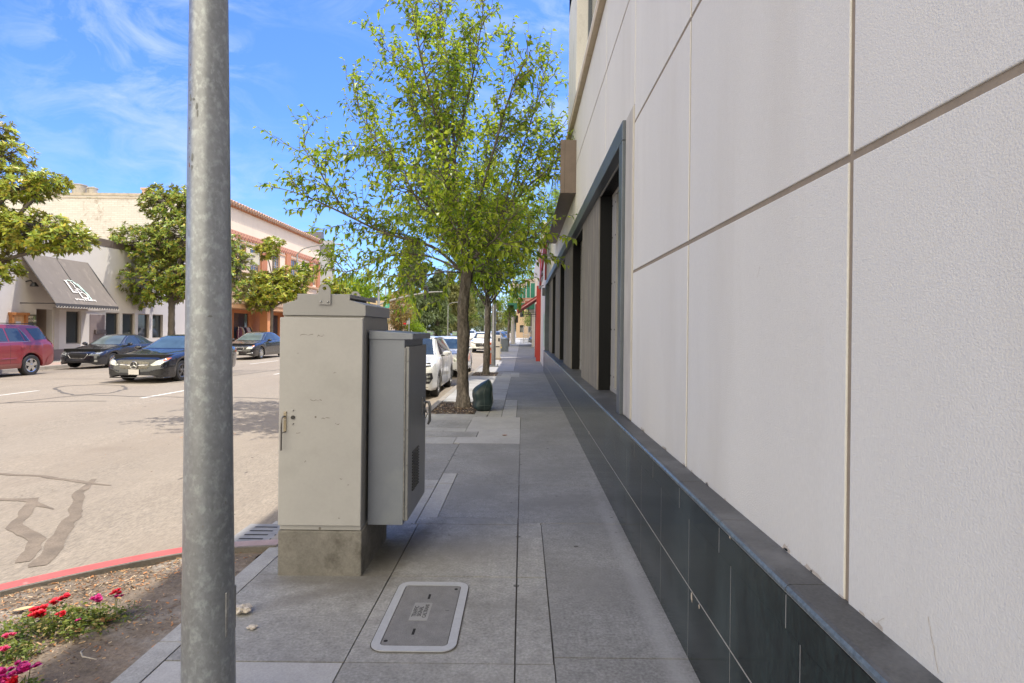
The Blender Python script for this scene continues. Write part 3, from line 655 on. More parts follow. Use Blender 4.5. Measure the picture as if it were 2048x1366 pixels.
# ------------------------------------------------------------------ utility box cover in the pavement
def rrect(x0, x1, y0, y1, r, n=6):
    o = []
    for cx, cy, a0 in ((x1-r, y0+r, -90), (x1-r, y1-r, 0), (x0+r, y1-r, 90), (x0+r, y0+r, 180)):
        for i in range(n+1): a = R(a0 + 90*i/n); o.append((cx + r*math.cos(a), cy + r*math.sin(a)))
    return o
U = Thing('utility_cover', 'oblong polymer utility box cover with a pale rim set in the pavement', 'utility cover', (-.575, 3.49, 0))
ux0, ux1, uy0, uy1 = -.808, -.342, 3.07, 3.915
def ring(mb, A, B, z, m=0):
    o = len(mb.v); n = len(A); mb.v += [(x, y, z) for x, y in A] + [(x, y, z) for x, y in B]; mb.f += [(o+i, o+(i+1) % n, o+n+(i+1) % n, o+n+i) for i in range(n)]; mb.m += [m]*n
o1 = rrect(ux0-.006, ux1+.006, uy0-.006, uy1+.006, .086); o2 = rrect(ux0, ux1, uy0, uy1, .08); o3 = rrect(ux0+.048, ux1-.048, uy0+.052, uy1-.052, .03); o4 = rrect(ux0+.053, ux1-.053, uy0+.057, uy1-.057, .026)
p = MB(); p.add([(x, y, .0045) for x, y in o1], [tuple(range(len(o1)))]); U.part('gap', p, joint_m, fix=False)
p = MB(); ring(p, o2, o3, .009); n = len(o2)
for A, s in ((o2, 1), (o3, -1)):
    o = len(p.v); p.v += [(x, y, .009) for x, y in A] + [(x, y, .0) for x, y in A]; p.f += [(o+i, o+(i+1) % n, o+n+(i+1) % n, o+n+i) for i in range(n)]; p.m += [0]*n
U.part('rim', p, M('pale polymer rim', (.4, .41, .43), .7, var=.06, scale=8, fvar=.05, spots=(.3, .3, .31), spot_s=30, spot_r=.1))
p = MB(); p.prism(o4, 'z', .003, .0075)
lid = U.part('lid', p, M('lid polymer', (.225, .222, .22), .85, var=.14, scale=12, fine=150, fvar=.15, bump=.5, bscale=180))
p = MB(); p.prism(rrect(-.655, -.545, 3.395, 3.615, .004), 'z', .0076, .0086); U.part('name_plate', p, M('plate polymer', (.29, .288, .28), .8, var=.1), lid)
mb = MB(); txt_m = M('stamped letters', (.075, .075, .075), .85)
for i, (t, x, dy) in enumerate((('TRAFFIC', -.632, 0), ('SIGNAL', -.602, 0), ('CALTRANS', -.570, .005))):
    tm = text_mb(t, .036 if i < 2 else .033, .0004, bold=.0006); xf(tm, basis((x, 3.505+dy, .0092), (0, 1, 0), (-1, 0, 0))); mb.add(tm.v, tm.f)
tm = text_mb('E', .03, .0003); xf(tm, basis((-.44, 3.52, .0079), (0, 1, 0), (-1, 0, 0))); mb.add(tm.v, tm.f)
U.part('lettering', mb, txt_m, lid, fix=False)
p = MB()
for yy in (3.27, 3.70): p.prism(rrect(-.607 if yy < 3.5 else -.587, -.592 if yy < 3.5 else -.572, yy-.033, yy+.033, .003), 'z', .0077, .0082)
for (x, yy) in ((-.735, 3.17), (-.42, 3.81)): p.prism([(x+.012*math.cos(a), yy+.012*math.sin(a)) for a in [k/10*6.283 for k in range(10)]], 'z', .0077, .0082)
U.parts('slot', p, dark, lid)

# ------------------------------------------------------------------ storm drain in the gutter
Dr = Thing('storm_drain', 'slotted storm drain grate in the gutter by the red kerb', 'drain', (-2.35, 5.15, -.145))
p = MB(); p.box(-2.68, -2.07, 4.72, 5.55, -.16, -.138); Dr.part('frame', p, M('drain concrete', (.4, .4, .39), .9, var=.12, scale=6, stain=(.25, .24, .22), stain_s=6), bevel=.008)
p = MB(); p.box(-2.55, -2.09, 4.8, 5.44, -.137, -.131); gr = Dr.part('grate', p, M('cast iron', (.3, .295, .285), .7, metal=.3, var=.15, scale=9), bevel=.002)
p = MB()
for k in range(6):
    yy = 4.84 + k*.1
    p.box(-2.47, -2.26, yy, yy+.022, -.1305, -.1295); p.box(-2.2, -2.11, yy, yy+.022, -.1305, -.1295)
Dr.parts('slot', p, dark, gr)

# ------------------------------------------------------------------ litter and the duffel bag
def crumple(name, loc, s, seed, m, label, cat, flat=.6):
    r = random.Random(seed); bm = bmesh.new(); bmesh.ops.create_icosphere(bm, subdivisions=3, radius=s)
    for v in bm.verts:
        k = 1 + .55*noise.noise(v.co/s*1.7 + Vector((seed, 0, 0))) + .35*noise.noise(v.co/s*4 + Vector((0, seed, 0))); v.co = Vector((v.co.x*k*1.25, v.co.y*k, v.co.z*k*flat)); 
    zm = min(v.co.z for v in bm.verts)
    mb = MB(); bm.verts.index_update(); mb.add([(v.co.x+loc[0], v.co.y+loc[1], v.co.z-zm+loc[2]) for v in bm.verts], [tuple(v.index for v in f.verts) for f in bm.faces]); bm.free()
    single(name, mb, m, label, cat, loc, smooth=25)
paper = M('dirty paper', (.52, .47, .41), .9, var=.15, scale=20, stain=(.33, .28, .23), stain_s=18)
crumple('crumpled_paper', (-1.672, 3.47, .002), .038, 1, paper, 'crumpled dirty paper ball on the slab beside the big pole', 'litter')
crumple('paper_scrap', (-1.53, 3.295, .002), .02, 5, paper, 'small torn paper scrap lying in front of the paper ball', 'litter', .4)
def dry_leaf(loc, l, rz, m, label, curl=.25):
    mb = MB(); n = 9; vs = []
    for i in range(n):
        t = i/(n-1); wd = l*.22*math.sin(math.pi*t)**.8 + .0008
        for s in (-1, 0, 1): vs.append((l*(t-.5), s*wd, abs(s)*wd*.5 + curl*l*(t-.5)**2*1.6 + .004))
    fs = [(3*i+j, 3*i+j+1, 3*i+j+4, 3*i+j+3) for i in range(n-1) for j in (0, 1)]
    mb.add(vs, fs); xf(mb, Matrix.Translation(loc) @ Matrix.Rotation(rz, 4, 'Z')); single('dry_leaf', mb, m, label, 'leaf', loc, smooth=180, fix=False)
lf = M('dry magnolia leaf', (.36, .17, .08), .6, var=.25, scale=30)
dry_leaf((-2.437, 3.375, bed_z(-2.437, 3.375)+.01), .13, .1, lf, 'large curled brown leaf on the soil right of the roses')
dry_leaf((-2.52, 3.27, bed_z(-2.52, 3.27)+.004), .09, -.3, lf, 'small brown leaf half under the rose clump')
dry_leaf((-.27, 9.35, .006), .1, .1, lf, 'small brown leaf on the white concrete patch')
dry_leaf((-3.02, 3.5, bed_z(-3.02, 3.5)+.01), .1, .6, M('pale dry leaf', (.6, .42, .24), .6, var=.2, scale=30), 'pale tan leaf on the sunlit mulch left of the roses')
tw = MB(); tw.tube([(-2.32, 3.07, .0), (-2.3, 3.02, .012), (-2.26, 2.98, .012), (-2.18, 2.97, .004)], [.004, .005, .004, .002], 6); single('fallen_twig', tw, M('grey twig', (.33, .3, .26), .9, var=.2), 'bent grey twig on the shaded soil by the pavement edge', 'twig', (-2.25, 3.0, 0), smooth=60)
bag_m = M('dark green nylon', (.015, .032, .035), .5, var=.25, scale=7, fine=120, fvar=.1, bump=.35, bscale=9)
G_ = Thing('duffel_bag', 'dark green duffel bag standing on end beside the tree pit', 'bag', (-.84, 12.35, 0), rz=R(14), local=True); G_.o.scale = (.93, .93, .96)
p = MB(); nn = 32; prof = [(0, .1, .12), (.008, .155, .2), (.05, .19, .25), (.12, .2, .27), (.2, .203, .28), (.28, .2, .28), (.36, .2, .28), (.43, .195, .265), (.49, .182, .245), (.535, .16, .22), (.57, .13, .19), (.6, .095, .15), (.63, .06, .11), (.66, .028, .07), (.685, .006, .03)]
for z, a, b in prof:
    for j in range(nn):
        t = 2*math.pi*j/nn; e = .5; cx = math.copysign(abs(math.cos(t))**e, math.cos(t)); sy = math.copysign(abs(math.sin(t))**e, math.sin(t))
        q = Vector((a*cx + .9*max(0, z-.42)**1.3 - .05*z + .03*(cx > 0)*z, b*sy, z - .1*a*cx*(z > .3)*0)); d = noise.noise(q*6)*.03 + noise.noise(q*14 + Vector((3, 1, 0)))*.016 - .02*max(0, 1 - abs(z - .26 - .3*cx*a)/.03)
        p.v.append((q.x*(1+d*4), q.y*(1+d*3), q.z + d*.3*(z > .1)))
for i in range(len(prof)-1):
    for j in range(nn): p.f.append((i*nn+j, i*nn+(j+1) % nn, (i+1)*nn+(j+1) % nn, (i+1)*nn+j)); p.m.append(0)
p.f.append(tuple(range(nn-1, -1, -1))); p.m.append(0); p.f.append(tuple((len(prof)-1)*nn+j for j in range(nn))); p.m.append(0)
bo = G_.part('body', p, bag_m, smooth=180)
def ringseam(j, off=.004): return [(p.v[i*nn+j][0]*(1+off*4), p.v[i*nn+j][1]*(1+off*4), p.v[i*nn+j][2]) for i in range(1, len(prof)-1)]
p2 = MB()
for j in (24, 28): p2.tube(ringseam(j), .006, 6)
p2.tube([(p.v[4*nn+j][0]*1.015, p.v[4*nn+j][1]*1.015, p.v[3*nn+j][2]+.02) for j in range(17, 29)], .005, 6)
G_.part('piping', p2, M('piping', (.05, .075, .075), .5), smooth=60)
p3 = MB(); sp = ringseam(30); p3.tube(sp[2:], .014, 6); p3.tube([(s_[0]*1.03+.01, s_[1]*.9, s_[2]) for s_ in ringseam(0)[3:]], .012, 6)
G_.part('strap', p3, M('grey webbing', (.2, .2, .17), .8, var=.2, scale=30), smooth=60)
# ------------------------------------------------------------------ vegetation
bark = M('bark', (.17, .145, .122), .9, var=.4, scale=9, fine=42, fvar=.3, mid=.25, mid_s=26, bump=1.6, bscale=30, stretch=(1, 1, .35), stain=(.27, .245, .215), stain_s=6)
bark2 = M('magnolia bark', (.14, .12, .1), .9, var=.25, scale=6, bump=.6, bscale=20, stretch=(1, 1, .4))
elm_leaf = leaf_mat('fresh green leaf', (.08, .17, .022), (.44, .54, .06), trans=.55, rough=.4, c3=(.4, .46, .07))
elm_leaf2 = leaf_mat('deeper green leaf', (.13, .24, .025), (.36, .48, .05), trans=.55, rough=.4)
mag_leaf = leaf_mat('magnolia leaf', (.14, .24, .035), (.46, .5, .06), back=(.26, .25, .06), trans=.28, rough=.32, c3=(.5, .42, .06))
mag_leaf2 = leaf_mat('magnolia leaf dark', (.11, .21, .035), (.36, .44, .06), back=(.2, .2, .06), trans=.25, rough=.3, c3=(.45, .38, .06))
petal_w = M('magnolia bloom', (.8, .76, .66), .6, var=.05)
class Leaves:
    def __init__(s): s.v = []; s.f = []
    def leaf(s, p, d, up, l, w, r, droop=.25, fold=.2):
        d = d.normalized(); side = d.cross(up)
        side = side.normalized() if side.length > 1e-4 else d.orthogonal().normalized()
        nrm = side.cross(d); o = len(s.v)
        mid = p + d*l*.45; tip = p + d*l + Vector((0, 0, -droop*l))
        s.v += [tuple(p), tuple(mid + side*w*.5 + nrm*fold*w), tuple(tip), tuple(mid - side*w*.5 + nrm*fold*w)]
        s.f += [(o, o+1, o+2), (o, o+2, o+3)]
    def build(s, name, mat, parent, org):
        me = bpy.data.meshes.new(name); me.from_pydata([(x-org[0], y-org[1], z-org[2]) for x, y, z in s.v], [], s.f); me.materials.append(mat); me.update()
        o = bpy.data.objects.new(name, me); COL.objects.link(o); o.parent = parent; return o
def rv(r, s=1.): return Vector((r.gauss(0, s), r.gauss(0, s), r.gauss(0, s)))
def cr_path(p, n=6):
    out = []; p = [Vector(q) for q in p]
    for i in range(len(p)-1):
        p0, p1, p2, p3 = p[max(i-1, 0)], p[i], p[i+1], p[min(i+2, len(p)-1)]
        for k in range(n):
            t = k/n; out.append(.5*((2*p1)+(p2-p0)*t+(2*p0-5*p1+4*p2-p3)*t*t+(3*p1-p0-3*p2+p3)*t**3))
    out.append(p[-1]); return out
def twiggy(wood, lv, path, r0, r1, r, step=.13, start=.22, tl=(.45, 1.15), leafl=.135, leafw=.072, up=.5, dens=1., sub=2):
    """wood along path, side twigs with alternate drooping leaves"""
    n = len(path); wood.tube(path, [r0 + (r1-r0)*i/(n-1) for i in range(n)], 7, cap=False)
    ln = sum((path[i+1]-path[i]).length for i in range(n-1)); acc = 0; nxt = start*ln
    def leafy(pts):
        for a, b in zip(pts[:-1], pts[1:]):
            m = max(1, int((b-a).length/.042*dens)); d = (b-a).normalized()
            for k in range(m):
                q = a.lerp(b, (k+r.random())/m); out = rv(r, .55); out -= d*out.dot(d)
                dd = (d*.45 + out + Vector((0, 0, -.28))); s = r.uniform(.65, 1.2)
                lv.leaf(q, dd, Vector((0, 0, 1)) + rv(r, .35), leafl*s, leafw*s, r, r.uniform(.1, .45))
    for i in range(n-1):
        a, b = path[i], path[i+1]; sl = (b-a).length
        while acc + sl > nxt:
            q = a.lerp(b, (nxt-acc)/sl); d = (b-a).normalized(); frac = nxt/ln
            o = rv(r); o -= d*o.dot(d); o.normalize()
            td = (d*.75 + o*.8 + Vector((0, 0, up))).normalized(); l = r.uniform(*tl)*(1.12 - .45*frac)
            pts = [q]
            for k in range(4): td = (td + rv(r, .16) + Vector((0, 0, .05))).normalized(); pts.append(pts[-1] + td*l/4)
            wood.tube(pts, [.011, .009, .007, .005, .003], 4, cap=False); leafy(pts[1:])
            for _ in range(sub):
                b0 = pts[r.randint(1, 3)]; sd2 = (td + rv(r, .6)).normalized(); l2 = l*r.uniform(.3, .6); sp = [b0, b0+sd2*l2*.5, b0+sd2*l2+Vector((0, 0, -.08*l2))]
                wood.tube(sp, [.006, .005, .002], 4, cap=False); leafy(sp)
            nxt += step*r.uniform(.6, 1.5)
        acc += sl
    leafy(path[-max(3, n//3):])
def gnarly_trunk(mb, pts, rads, seed, n=20):
    P = cr_path(pts, 12); m = len(P); rr_ = []
    for i in range(m):
        t = i/(m-1)*(len(rads)-1); k = int(min(t, len(rads)-2)); rr_.append(rads[k] + (rads[k+1]-rads[k])*(t-k))
    o = len(mb.v); mb.tube(P, rr_, n, cap=False)
    for i in range(o, len(mb.v)):
        v = Vector(mb.v[i]); k = (i-o)//n; c = P[k]; d = v - c
        h = noise.noise(Vector((v.x*6, v.y*6, v.z*2.6)) + Vector((seed, 0, 0)))*.12 + noise.noise(Vector((v.x*18, v.y*18, v.z*3.4)) + Vector((seed, 5, 0)))*.17 + noise.noise(Vector((v.x*42, v.y*42, v.z*9)) + Vector((seed, 9, 0)))*.09
        mb.v[i] = tuple(c + d*(1+h))
# --- the street tree beside the pavement
TB = Vector((-1.33, 12.95, 0))
def T1(u, v, dy=0.):
    Y = 12.95 + dy; return Vector(((u-1045.8)*Y/1150, Y, 1.73 + (658.6-v)*Y/1150))
r = random.Random(42)
T = Thing('street_tree', 'tall young street tree with airy fresh green crown beside the duffel bag', 'tree', tuple(TB))
wood = MB(); lv = Leaves()
tk = MB(); gnarly_trunk(tk, [TB + Vector((0, 0, -.05)), TB + Vector((.01, 0, .3)), T1(926, 730), T1(928, 670), T1(926, 620), T1(929, 580), T1(934, 545), T1(930, 510)], [.21, .135, .12, .135, .122, .12, .135, .085], 1., 44)
T.part('trunk', tk, bark, smooth=180)
LIMBS = [([(930, 530, 0), (914, 420, .1), (905, 300, .2), (898, 180, .3), (880, 70, .4), (868, -15, .5)], .075),
 ([(912, 410, .1), (880, 290, .6), (830, 180, 1.0), (790, 120, 1.3), (752, 92, 1.5)], .04),
 ([(934, 535, 0), (975, 478, .4), (1030, 385, .8), (1080, 300, 1.0), (1118, 255, 1.2)], .065),
 ([(990, 455, .5), (1045, 380, .1), (1095, 335, -.4), (1122, 300, -.7)], .035),
 ([(925, 545, 0), (865, 495, -.3), (770, 468, -.6), (690, 432, -.8), (620, 400, -.9), (572, 384, -1.)], .05),
 ([(690, 432, -.8), (655, 375, -1.), (628, 335, -1.1), (600, 296, -1.2)], .024),
 ([(917, 430, .1), (840, 370, .8), (770, 310, 1.3), (722, 240, 1.6), (700, 165, 1.8)], .04),
 ([(926, 490, 0), (958, 390, -.8), (992, 270, -1.2), (1022, 170, -1.5), (1050, 110, -1.6)], .05),
 ([(905, 310, .2), (935, 180, .0), (952, 80, -.2), (962, 0, -.3)], .035),
 ([(920, 540, 0), (850, 512, .6), (770, 515, 1.0), (700, 545, 1.2), (655, 540, 1.3)], .035),
 ([(940, 540, 0), (985, 518, -.6), (1035, 490, -1.), (1075, 462, -1.3)], .035),
 ([(926, 520, 0), (915, 450, -1.), (895, 380, -1.9), (870, 330, -2.4)], .045),
 ([(930, 510, 0), (950, 430, 1.2), (965, 340, 2.1), (975, 240, 2.7)], .045),
 ([(935, 530, 0), (965, 500, -1.0), (1000, 465, -1.7), (1030, 420, -2.0)], .035),
 ([(925, 520, 0), (885, 480, 1.2), (830, 440, 2.1), (790, 400, 2.6)], .04),
 ([(920, 500, 0), (870, 430, -.9), (820, 385, -1.5), (770, 370, -1.9)], .035),
 ([(905, 330, .2), (870, 240, -.5), (845, 150, -.9), (825, 60, -1.1), (815, 10, -1.2)], .035),
 ([(1000, 430, .6), (1040, 300, 1.), (1070, 200, 1.3), (1092, 120, 1.5)], .035),
 ([(915, 460, .1), (850, 425, -.3), (800, 345, -.6), (752, 300, -.8), (720, 330, -.9)], .03),
 ([(930, 520, 0), (940, 500, -.8), (925, 475, -1.6), (905, 455, -2.2)], .03),
 ([(928, 545, 0), (880, 545, -.7), (835, 560, -1.2), (800, 575, -1.5)], .025),
 ([(932, 540, 0), (975, 545, .6), (1010, 560, 1.0), (1035, 575, 1.2)], .025),
 ([(905, 300, .2), (925, 260, 1.0), (905, 170, 1.5), (915, 90, 1.7)], .03)]
for pts, r0 in LIMBS: twiggy(wood, lv, cr_path([T1(*p) for p in pts], 5), r0*.8, .006, r, step=.086, sub=3, tl=(.55, 1.55), dens=.6, up=.35)
for k in range(5):
    z0 = r.uniform(3.0, 5.6); a = r.uniform(0, 6.28); ln = r.uniform(1.5, 2.7)*(1.15 - (z0-3)*.12); b0 = T1(930 - (z0-3)*8, 658.6 - (z0-1.73)*1150/12.95)
    d = Vector((math.cos(a), math.sin(a), r.uniform(.25, 1.2))).normalized(); twiggy(wood, lv, cr_path([b0, b0 + d*ln*.4 + Vector((0, 0, .1)), b0 + d*ln + Vector((0, 0, .35))], 5), .022, .005, r, step=.08, sub=4, tl=(.5, 1.3), dens=.62, up=.3)
T.part('branches', wood, bark, smooth=180, fix=False); lv.build('crown', elm_leaf, T.o, tuple(TB))
print('street tree leaves', len(lv.f)//2)
# --- other trees of its row
def row_tree(label, loc, h, fork, spread, seed, leafl, dens, nl, mat, step=.16):
    r = random.Random(seed); B0 = Vector(loc); t = Thing('street_tree', label, 'tree', loc); tk = MB(); wood = MB(); lv = Leaves()
    rt = .13 if fork > 2 else .06
    gnarly_trunk(tk, [B0 + Vector((0, 0, -.05)), B0 + Vector((.0, 0, .25)), B0 + Vector((.03, 0, fork*.5)), B0 + Vector((.05, .0, fork)), B0 + Vector((.08, .05, fork+.4))], [rt*1.4, rt, rt*.92, rt*.95, rt*.6], seed, 26)
    t.part('trunk', tk, bark, smooth=180)
    for i in range(nl):
        a = i*2.4 + r.uniform(-.4, .4); el = r.uniform(.15, 1.35); ln = (h-fork)*r.uniform(.75, 1.)
        fz = (i/nl)**1.3; zb = fork - .05 + (h-fork)*.62*fz; sp_ = spread*(1 - .45*fz)*r.uniform(.75, 1.1); d = Vector((math.cos(a)*sp_, math.sin(a)*sp_, r.uniform(.5, 1.)*(h-zb)*.75)) if i else Vector((.3, .2, h-fork)); p0 = B0 + Vector((.05, 0, zb))
        P = [p0, p0 + Vector((d.x*.35, d.y*.35, d.z*.3 + .15)), p0 + Vector((d.x*.7, d.y*.7, d.z*.66)), p0 + d]
        twiggy(wood, lv, cr_path(P, 4), .04, .008, r, step=step, start=.08, leafl=leafl, leafw=leafl*.52, dens=dens, tl=(.5, 1.25), up=.15, sub=3)
    t.part('branches', wood, bark, smooth=180, fix=False); lv.build('crown', mat, t.o, loc); return t
row_tree('second street tree of the row with forked trunk next to the grey lamp post', (-1.40, 22.4, 0), 8.2, 2.5, 2.9, 5, .13, .8, 30, elm_leaf2, .13)
row_tree('slim staked young tree with thin dark trunk beyond the litter bin', (-1.5, 60.5, 0), 5.9, 2.5, 1.4, 8, .22, .36, 12, elm_leaf2, .2)
# --- magnolias across the road
def magnolia(label, loc, clumps, seed, ll, mat, n_ros, trunk_r=.17, lean=(0, 0), bloom=9):
    """clumps: (centre offset, radii); leaves grow in rosettes on the clump surface"""
    r = random.Random(seed); B0 = Vector(loc); t = Thing('magnolia_tree', label, 'tree', loc); tk = MB(); lv = Leaves(); fl = MB()
    zc = min(c[0][2] for c in clumps); top = Vector((lean[0], lean[1], zc))
    gnarly_trunk(tk, [B0 + Vector((0, 0, -.4)), B0 + top*.15, B0 + top*.55, B0 + top, B0 + top + Vector((0, 0, .8))], [trunk_r*1.3, trunk_r, trunk_r*.9, trunk_r*.85, trunk_r*.5], seed, 12)
    tot = sum(c[1][0]*c[1][1] + c[1][0]*c[1][2] for c in clumps)
    for c, rad in clumps:
        C = B0 + Vector(c); tk.tube(cr_path([B0 + top*.9, (B0 + top*.9).lerp(C, .5) + rv(r, .15), C], 4), [trunk_r*.5]*4 + [trunk_r*.35]*4 + [.03], 6, cap=False)
        k = int(n_ros*(rad[0]*rad[1] + rad[0]*rad[2])/tot)
        for _ in range(k):
            d = rv(r).normalized(); s = r.uniform(.62, 1.06)
            p = C + Vector((d.x*rad[0], d.y*rad[1], d.z*rad[2]))*s
            if r.random() < .3: tk.tube([C.lerp(p, .25), C.lerp(p, .65) + rv(r, .08), p], [.02, .014, .006], 4, cap=False)
            ax = (d*.8 + Vector((0, 0, .75)) + rv(r, .25)).normalized(); a1 = ax.orthogonal().normalized(); a2 = ax.cross(a1)
            for q in range(r.randint(8, 12)):
                th = q*2.4; o = a1*math.cos(th) + a2*math.sin(th); el = r.uniform(.05, .95); dd = (o*math.cos(el) + ax*math.sin(el)*.9)
                s2 = r.uniform(.7, 1.15); lv.leaf(p + ax*r.uniform(-.06, .08), dd, ax, ll*s2, ll*.43*s2, r, .12, .12)
    for _ in range(bloom):
        c, rad = r.choice(clumps); d = rv(r).normalized(); d.x = abs(d.x); p = B0 + Vector(c) + Vector((d.x*rad[0], d.y*rad[1], d.z*rad[2]))*1.03
        for q in range(7): a = q*.9; fl.poly([p, p + Vector((.04*math.cos(a), .04*math.sin(a), .05)), p + Vector((.11*math.cos(a+.35), .11*math.sin(a+.35), .08)), p + Vector((.06*math.cos(a+.7), .06*math.sin(a+.7), .03))])
    t.part('trunk', tk, bark2, smooth=180, fix=False); lv.build('crown', mat, t.o, loc)
    if bloom: t.part('blossoms', fl, petal_w, fix=False)
    return t
magnolia('golden green magnolia spreading over the dark red SUV at the left edge', (-21.75, 21.0, .25), [((3.7, .5, 4.9), (1.5, 1.6, .75)), ((1.9, 0, 5.0), (1.6, 1.7, .9)), ((4.8, .4, 4.65), (.8, .9, .5)), ((3.0, .3, 6.6), (1.3, 1.2, .55)), ((4.1, .3, 6.75), (.7, .7, .35)), ((2.5, .2, 7.7), (.9, .9, .65)), ((2.35, .1, 8.7), (.55, .5, .5)), ((2.5, 0, 3.5), (.7, .8, .6)), ((.3, 0, 6.3), (2., 1.9, 1.4))], 31, .21, mag_leaf, 2000, .2, (.5, 0))
magnolia('big dense magnolia between the black saloon and the brewery windows', (-20.7, 33.9, 0), [((-.9, 0, 4.4), (2.1, 1.9, 1.3)), ((1.3, .2, 4.8), (2.4, 2.0, 1.6)), ((-1.6, 0, 6.6), (1.9, 1.8, 1.1)), ((.8, .2, 7.0), (2.3, 2.0, 1.3)), ((-.2, .2, 8.9), (1.7, 1.5, 1.0)), ((1.2, 0, 9.3), (1.4, 1.3, .8)), ((2.9, .4, 6.0), (1.0, 1.2, 1.6)), ((3.7, .3, 5.0), (1.0, 1.2, 1.9)), ((-1.9, .1, 3.4), (.9, .9, .6)), ((-.9, 0, 9.5), (.6, .6, .5))], 32, .24, mag_leaf2, 2500, .2)
magnolia('slender magnolia half hiding the orange shopfront windows', (-20.5, 47.0, 0), [((.2, 0, 4.5), (2.2, 1.8, .75)), ((-.8, 0, 5.6), (1.6, 1.5, .6)), ((1.6, .3, 5.9), (1.7, 1.4, .75)), ((-.5, 0, 7.9), (1.0, 1.0, .6)), ((.1, 0, 8.7), (.8, .7, .4)), ((-.9, 0, 3.6), (1.2, 1.2, .6)), ((1.7, 0, 4.9), (1.2, 1.1, .6))], 33, .32, mag_leaf, 900, .13)
magnolia('low golden magnolia just above the cabinet roof, last in the row', (-20.3, 61.5, 0), [((.4, 0, 4.9), (2.0, 1.8, 1.3)), ((.0, 0, 6.2), (1.2, 1.2, .8)), ((1.7, 0, 4.3), (1.2, 1.1, 1.0))], 34, .36, mag_leaf, 520, .15, bloom=0)
# --- distant trees: many leaf-sized faces in uneven clumps on a real trunk
def far_tree(name, label, loc, h, rad, seed, mat, n, size, kind='round', base=.2, trunk=.3, group=None):
    r = random.Random(seed); B0 = Vector(loc); t = Thing(name, label, 'tree' if name != 'bush' else 'bush', loc, group=group); tk = MB(); lv = Leaves()
    tk.tube([B0 + Vector((0, 0, -.3)), B0 + Vector((0, 0, h*.4)), B0 + Vector((r.uniform(-.2, .2), 0, h*.92))], [trunk, trunk*.75, .05], 8)
    cl = []
    nc = 34 if kind != 'cone' else 60
    for i in range(nc):
        if kind == 'cone':
            f = r.random()**.8; z = h*(base + (1-base)*f); rr_ = rad*(1.02-f)**.6*r.uniform(.4, 1.); a = r.uniform(0, 6.28)
            cl.append((B0 + Vector((rr_*math.cos(a), rr_*math.sin(a), z)), Vector((rad*.34, rad*.34, rad*.2))*(1.15-.75*f)))
            tk.tube([B0 + Vector((0, 0, z+.3)), cl[-1][0]], [.06, .02], 4, cap=False)
        else:
            d = rv(r).normalized(); f = r.uniform(.35, .92); c = Vector((d.x*rad*f, d.y*rad*f, h*(base + (1-base)*.5) + d.z*f*h*(1-base)*.5))
            cl.append((B0 + c, Vector((rad*.4, rad*.4, h*(1-base)*.17))*r.uniform(.7, 1.15)))
            tk.tube([B0 + Vector((0, 0, h*base)), (B0 + c)*.6 + (B0 + Vector((0, 0, h*.45)))*.4, B0 + c], [trunk*.4, trunk*.25, .03], 5, cap=False)
    for _ in range(n):
        c, rd_ = r.choice(cl); d = rv(r).normalized(); s = r.uniform(.55, 1.08)
        p = c + Vector((d.x*rd_.x, d.y*rd_.y, d.z*rd_.z))*s
        dd = (d + rv(r, .5) + Vector((0, 0, -.35 if kind == 'cone' else .1))); k = r.uniform(.6, 1.3)
        lv.leaf(p, dd, Vector((0, 0, 1)) + rv(r, .4), size*k, size*k*(.34 if kind == 'cone' else .55), r, .2)
    t.part('trunk', tk, bark2, smooth=180, fix=False); lv.build('crown', mat, t.o, loc); return t
lime = leaf_mat('lime leaf', (.13, .24, .02), (.3, .4, .03), trans=.45)
cedar = leaf_mat('cedar needle', (.08, .12, .06), (.19, .24, .1), trans=.15, rough=.6)
cedar2 = leaf_mat('olive needle', (.12, .14, .05), (.27, .27, .1), trans=.25, rough=.6)
rusty = leaf_mat('rusty magnolia leaf', (.1, .12, .035), (.32, .26, .09), back=(.34, .21, .08), trans=.15)
midg = leaf_mat('mid green leaf', (.1, .16, .04), (.24, .3, .08), trans=.35)
far_tree('broadleaf_tree', 'bright lime green tree behind the cabinet lid and the signal mast', (-29.5, 106, -.2), 11.6, 5.8, 51, lime, 10000, .55, base=.12)
far_tree('broadleaf_tree', 'smaller lime green tree at the right shoulder of the bright one', (-24.8, 112, -.2), 9.2, 3.4, 52, lime, 4000, .5, base=.15)
far_tree('magnolia_tree', 'rusty brown green magnolia right of the signal mast', (-19.0, 88, -.2), 8.4, 2.7, 53, rusty, 3600, .34, base=.06)
far_tree('bush', 'bright green rounded bush beside the pedestrian signal', (-16.1, 87, -.2), 3.5, 1.35, 54, lime, 2600, .2, base=.05, trunk=.08)
for i, (x, y, h, rad, m, lab, nn_) in enumerate([(-24.0, 126, 21.5, 4.6, cedar, 'tallest dark blue green conifer behind the mast arm', 6500), (-19.4, 131, 14.8, 3.7, cedar, 'dark conifer under the hanging signal head', 4200), (-17.6, 140, 15.2, 3.4, cedar2, 'pale olive conifer left of the nearest tree trunk', 4000), (-15.6, 150, 16.5, 3.4, cedar2, 'yellowish conifer right beside the nearest tree trunk', 3600), (-16.4, 178, 17.5, 4.2, cedar, 'dim conifer far down the street behind the first trunk', 2600), (-14.2, 205, 13.5, 3.6, cedar, 'conifer between the two nearer trunks', 2200), (-11.0, 250, 14.5, 4.5, cedar2, 'distant pointed conifer above the white car roof', 1800)]):
    far_tree('conifer', lab, (x, y, -.2), h, rad, 60+i, m, int(nn_*2.), .85, 'cone', base=.1 if i else .14, trunk=.55, group='park conifers')
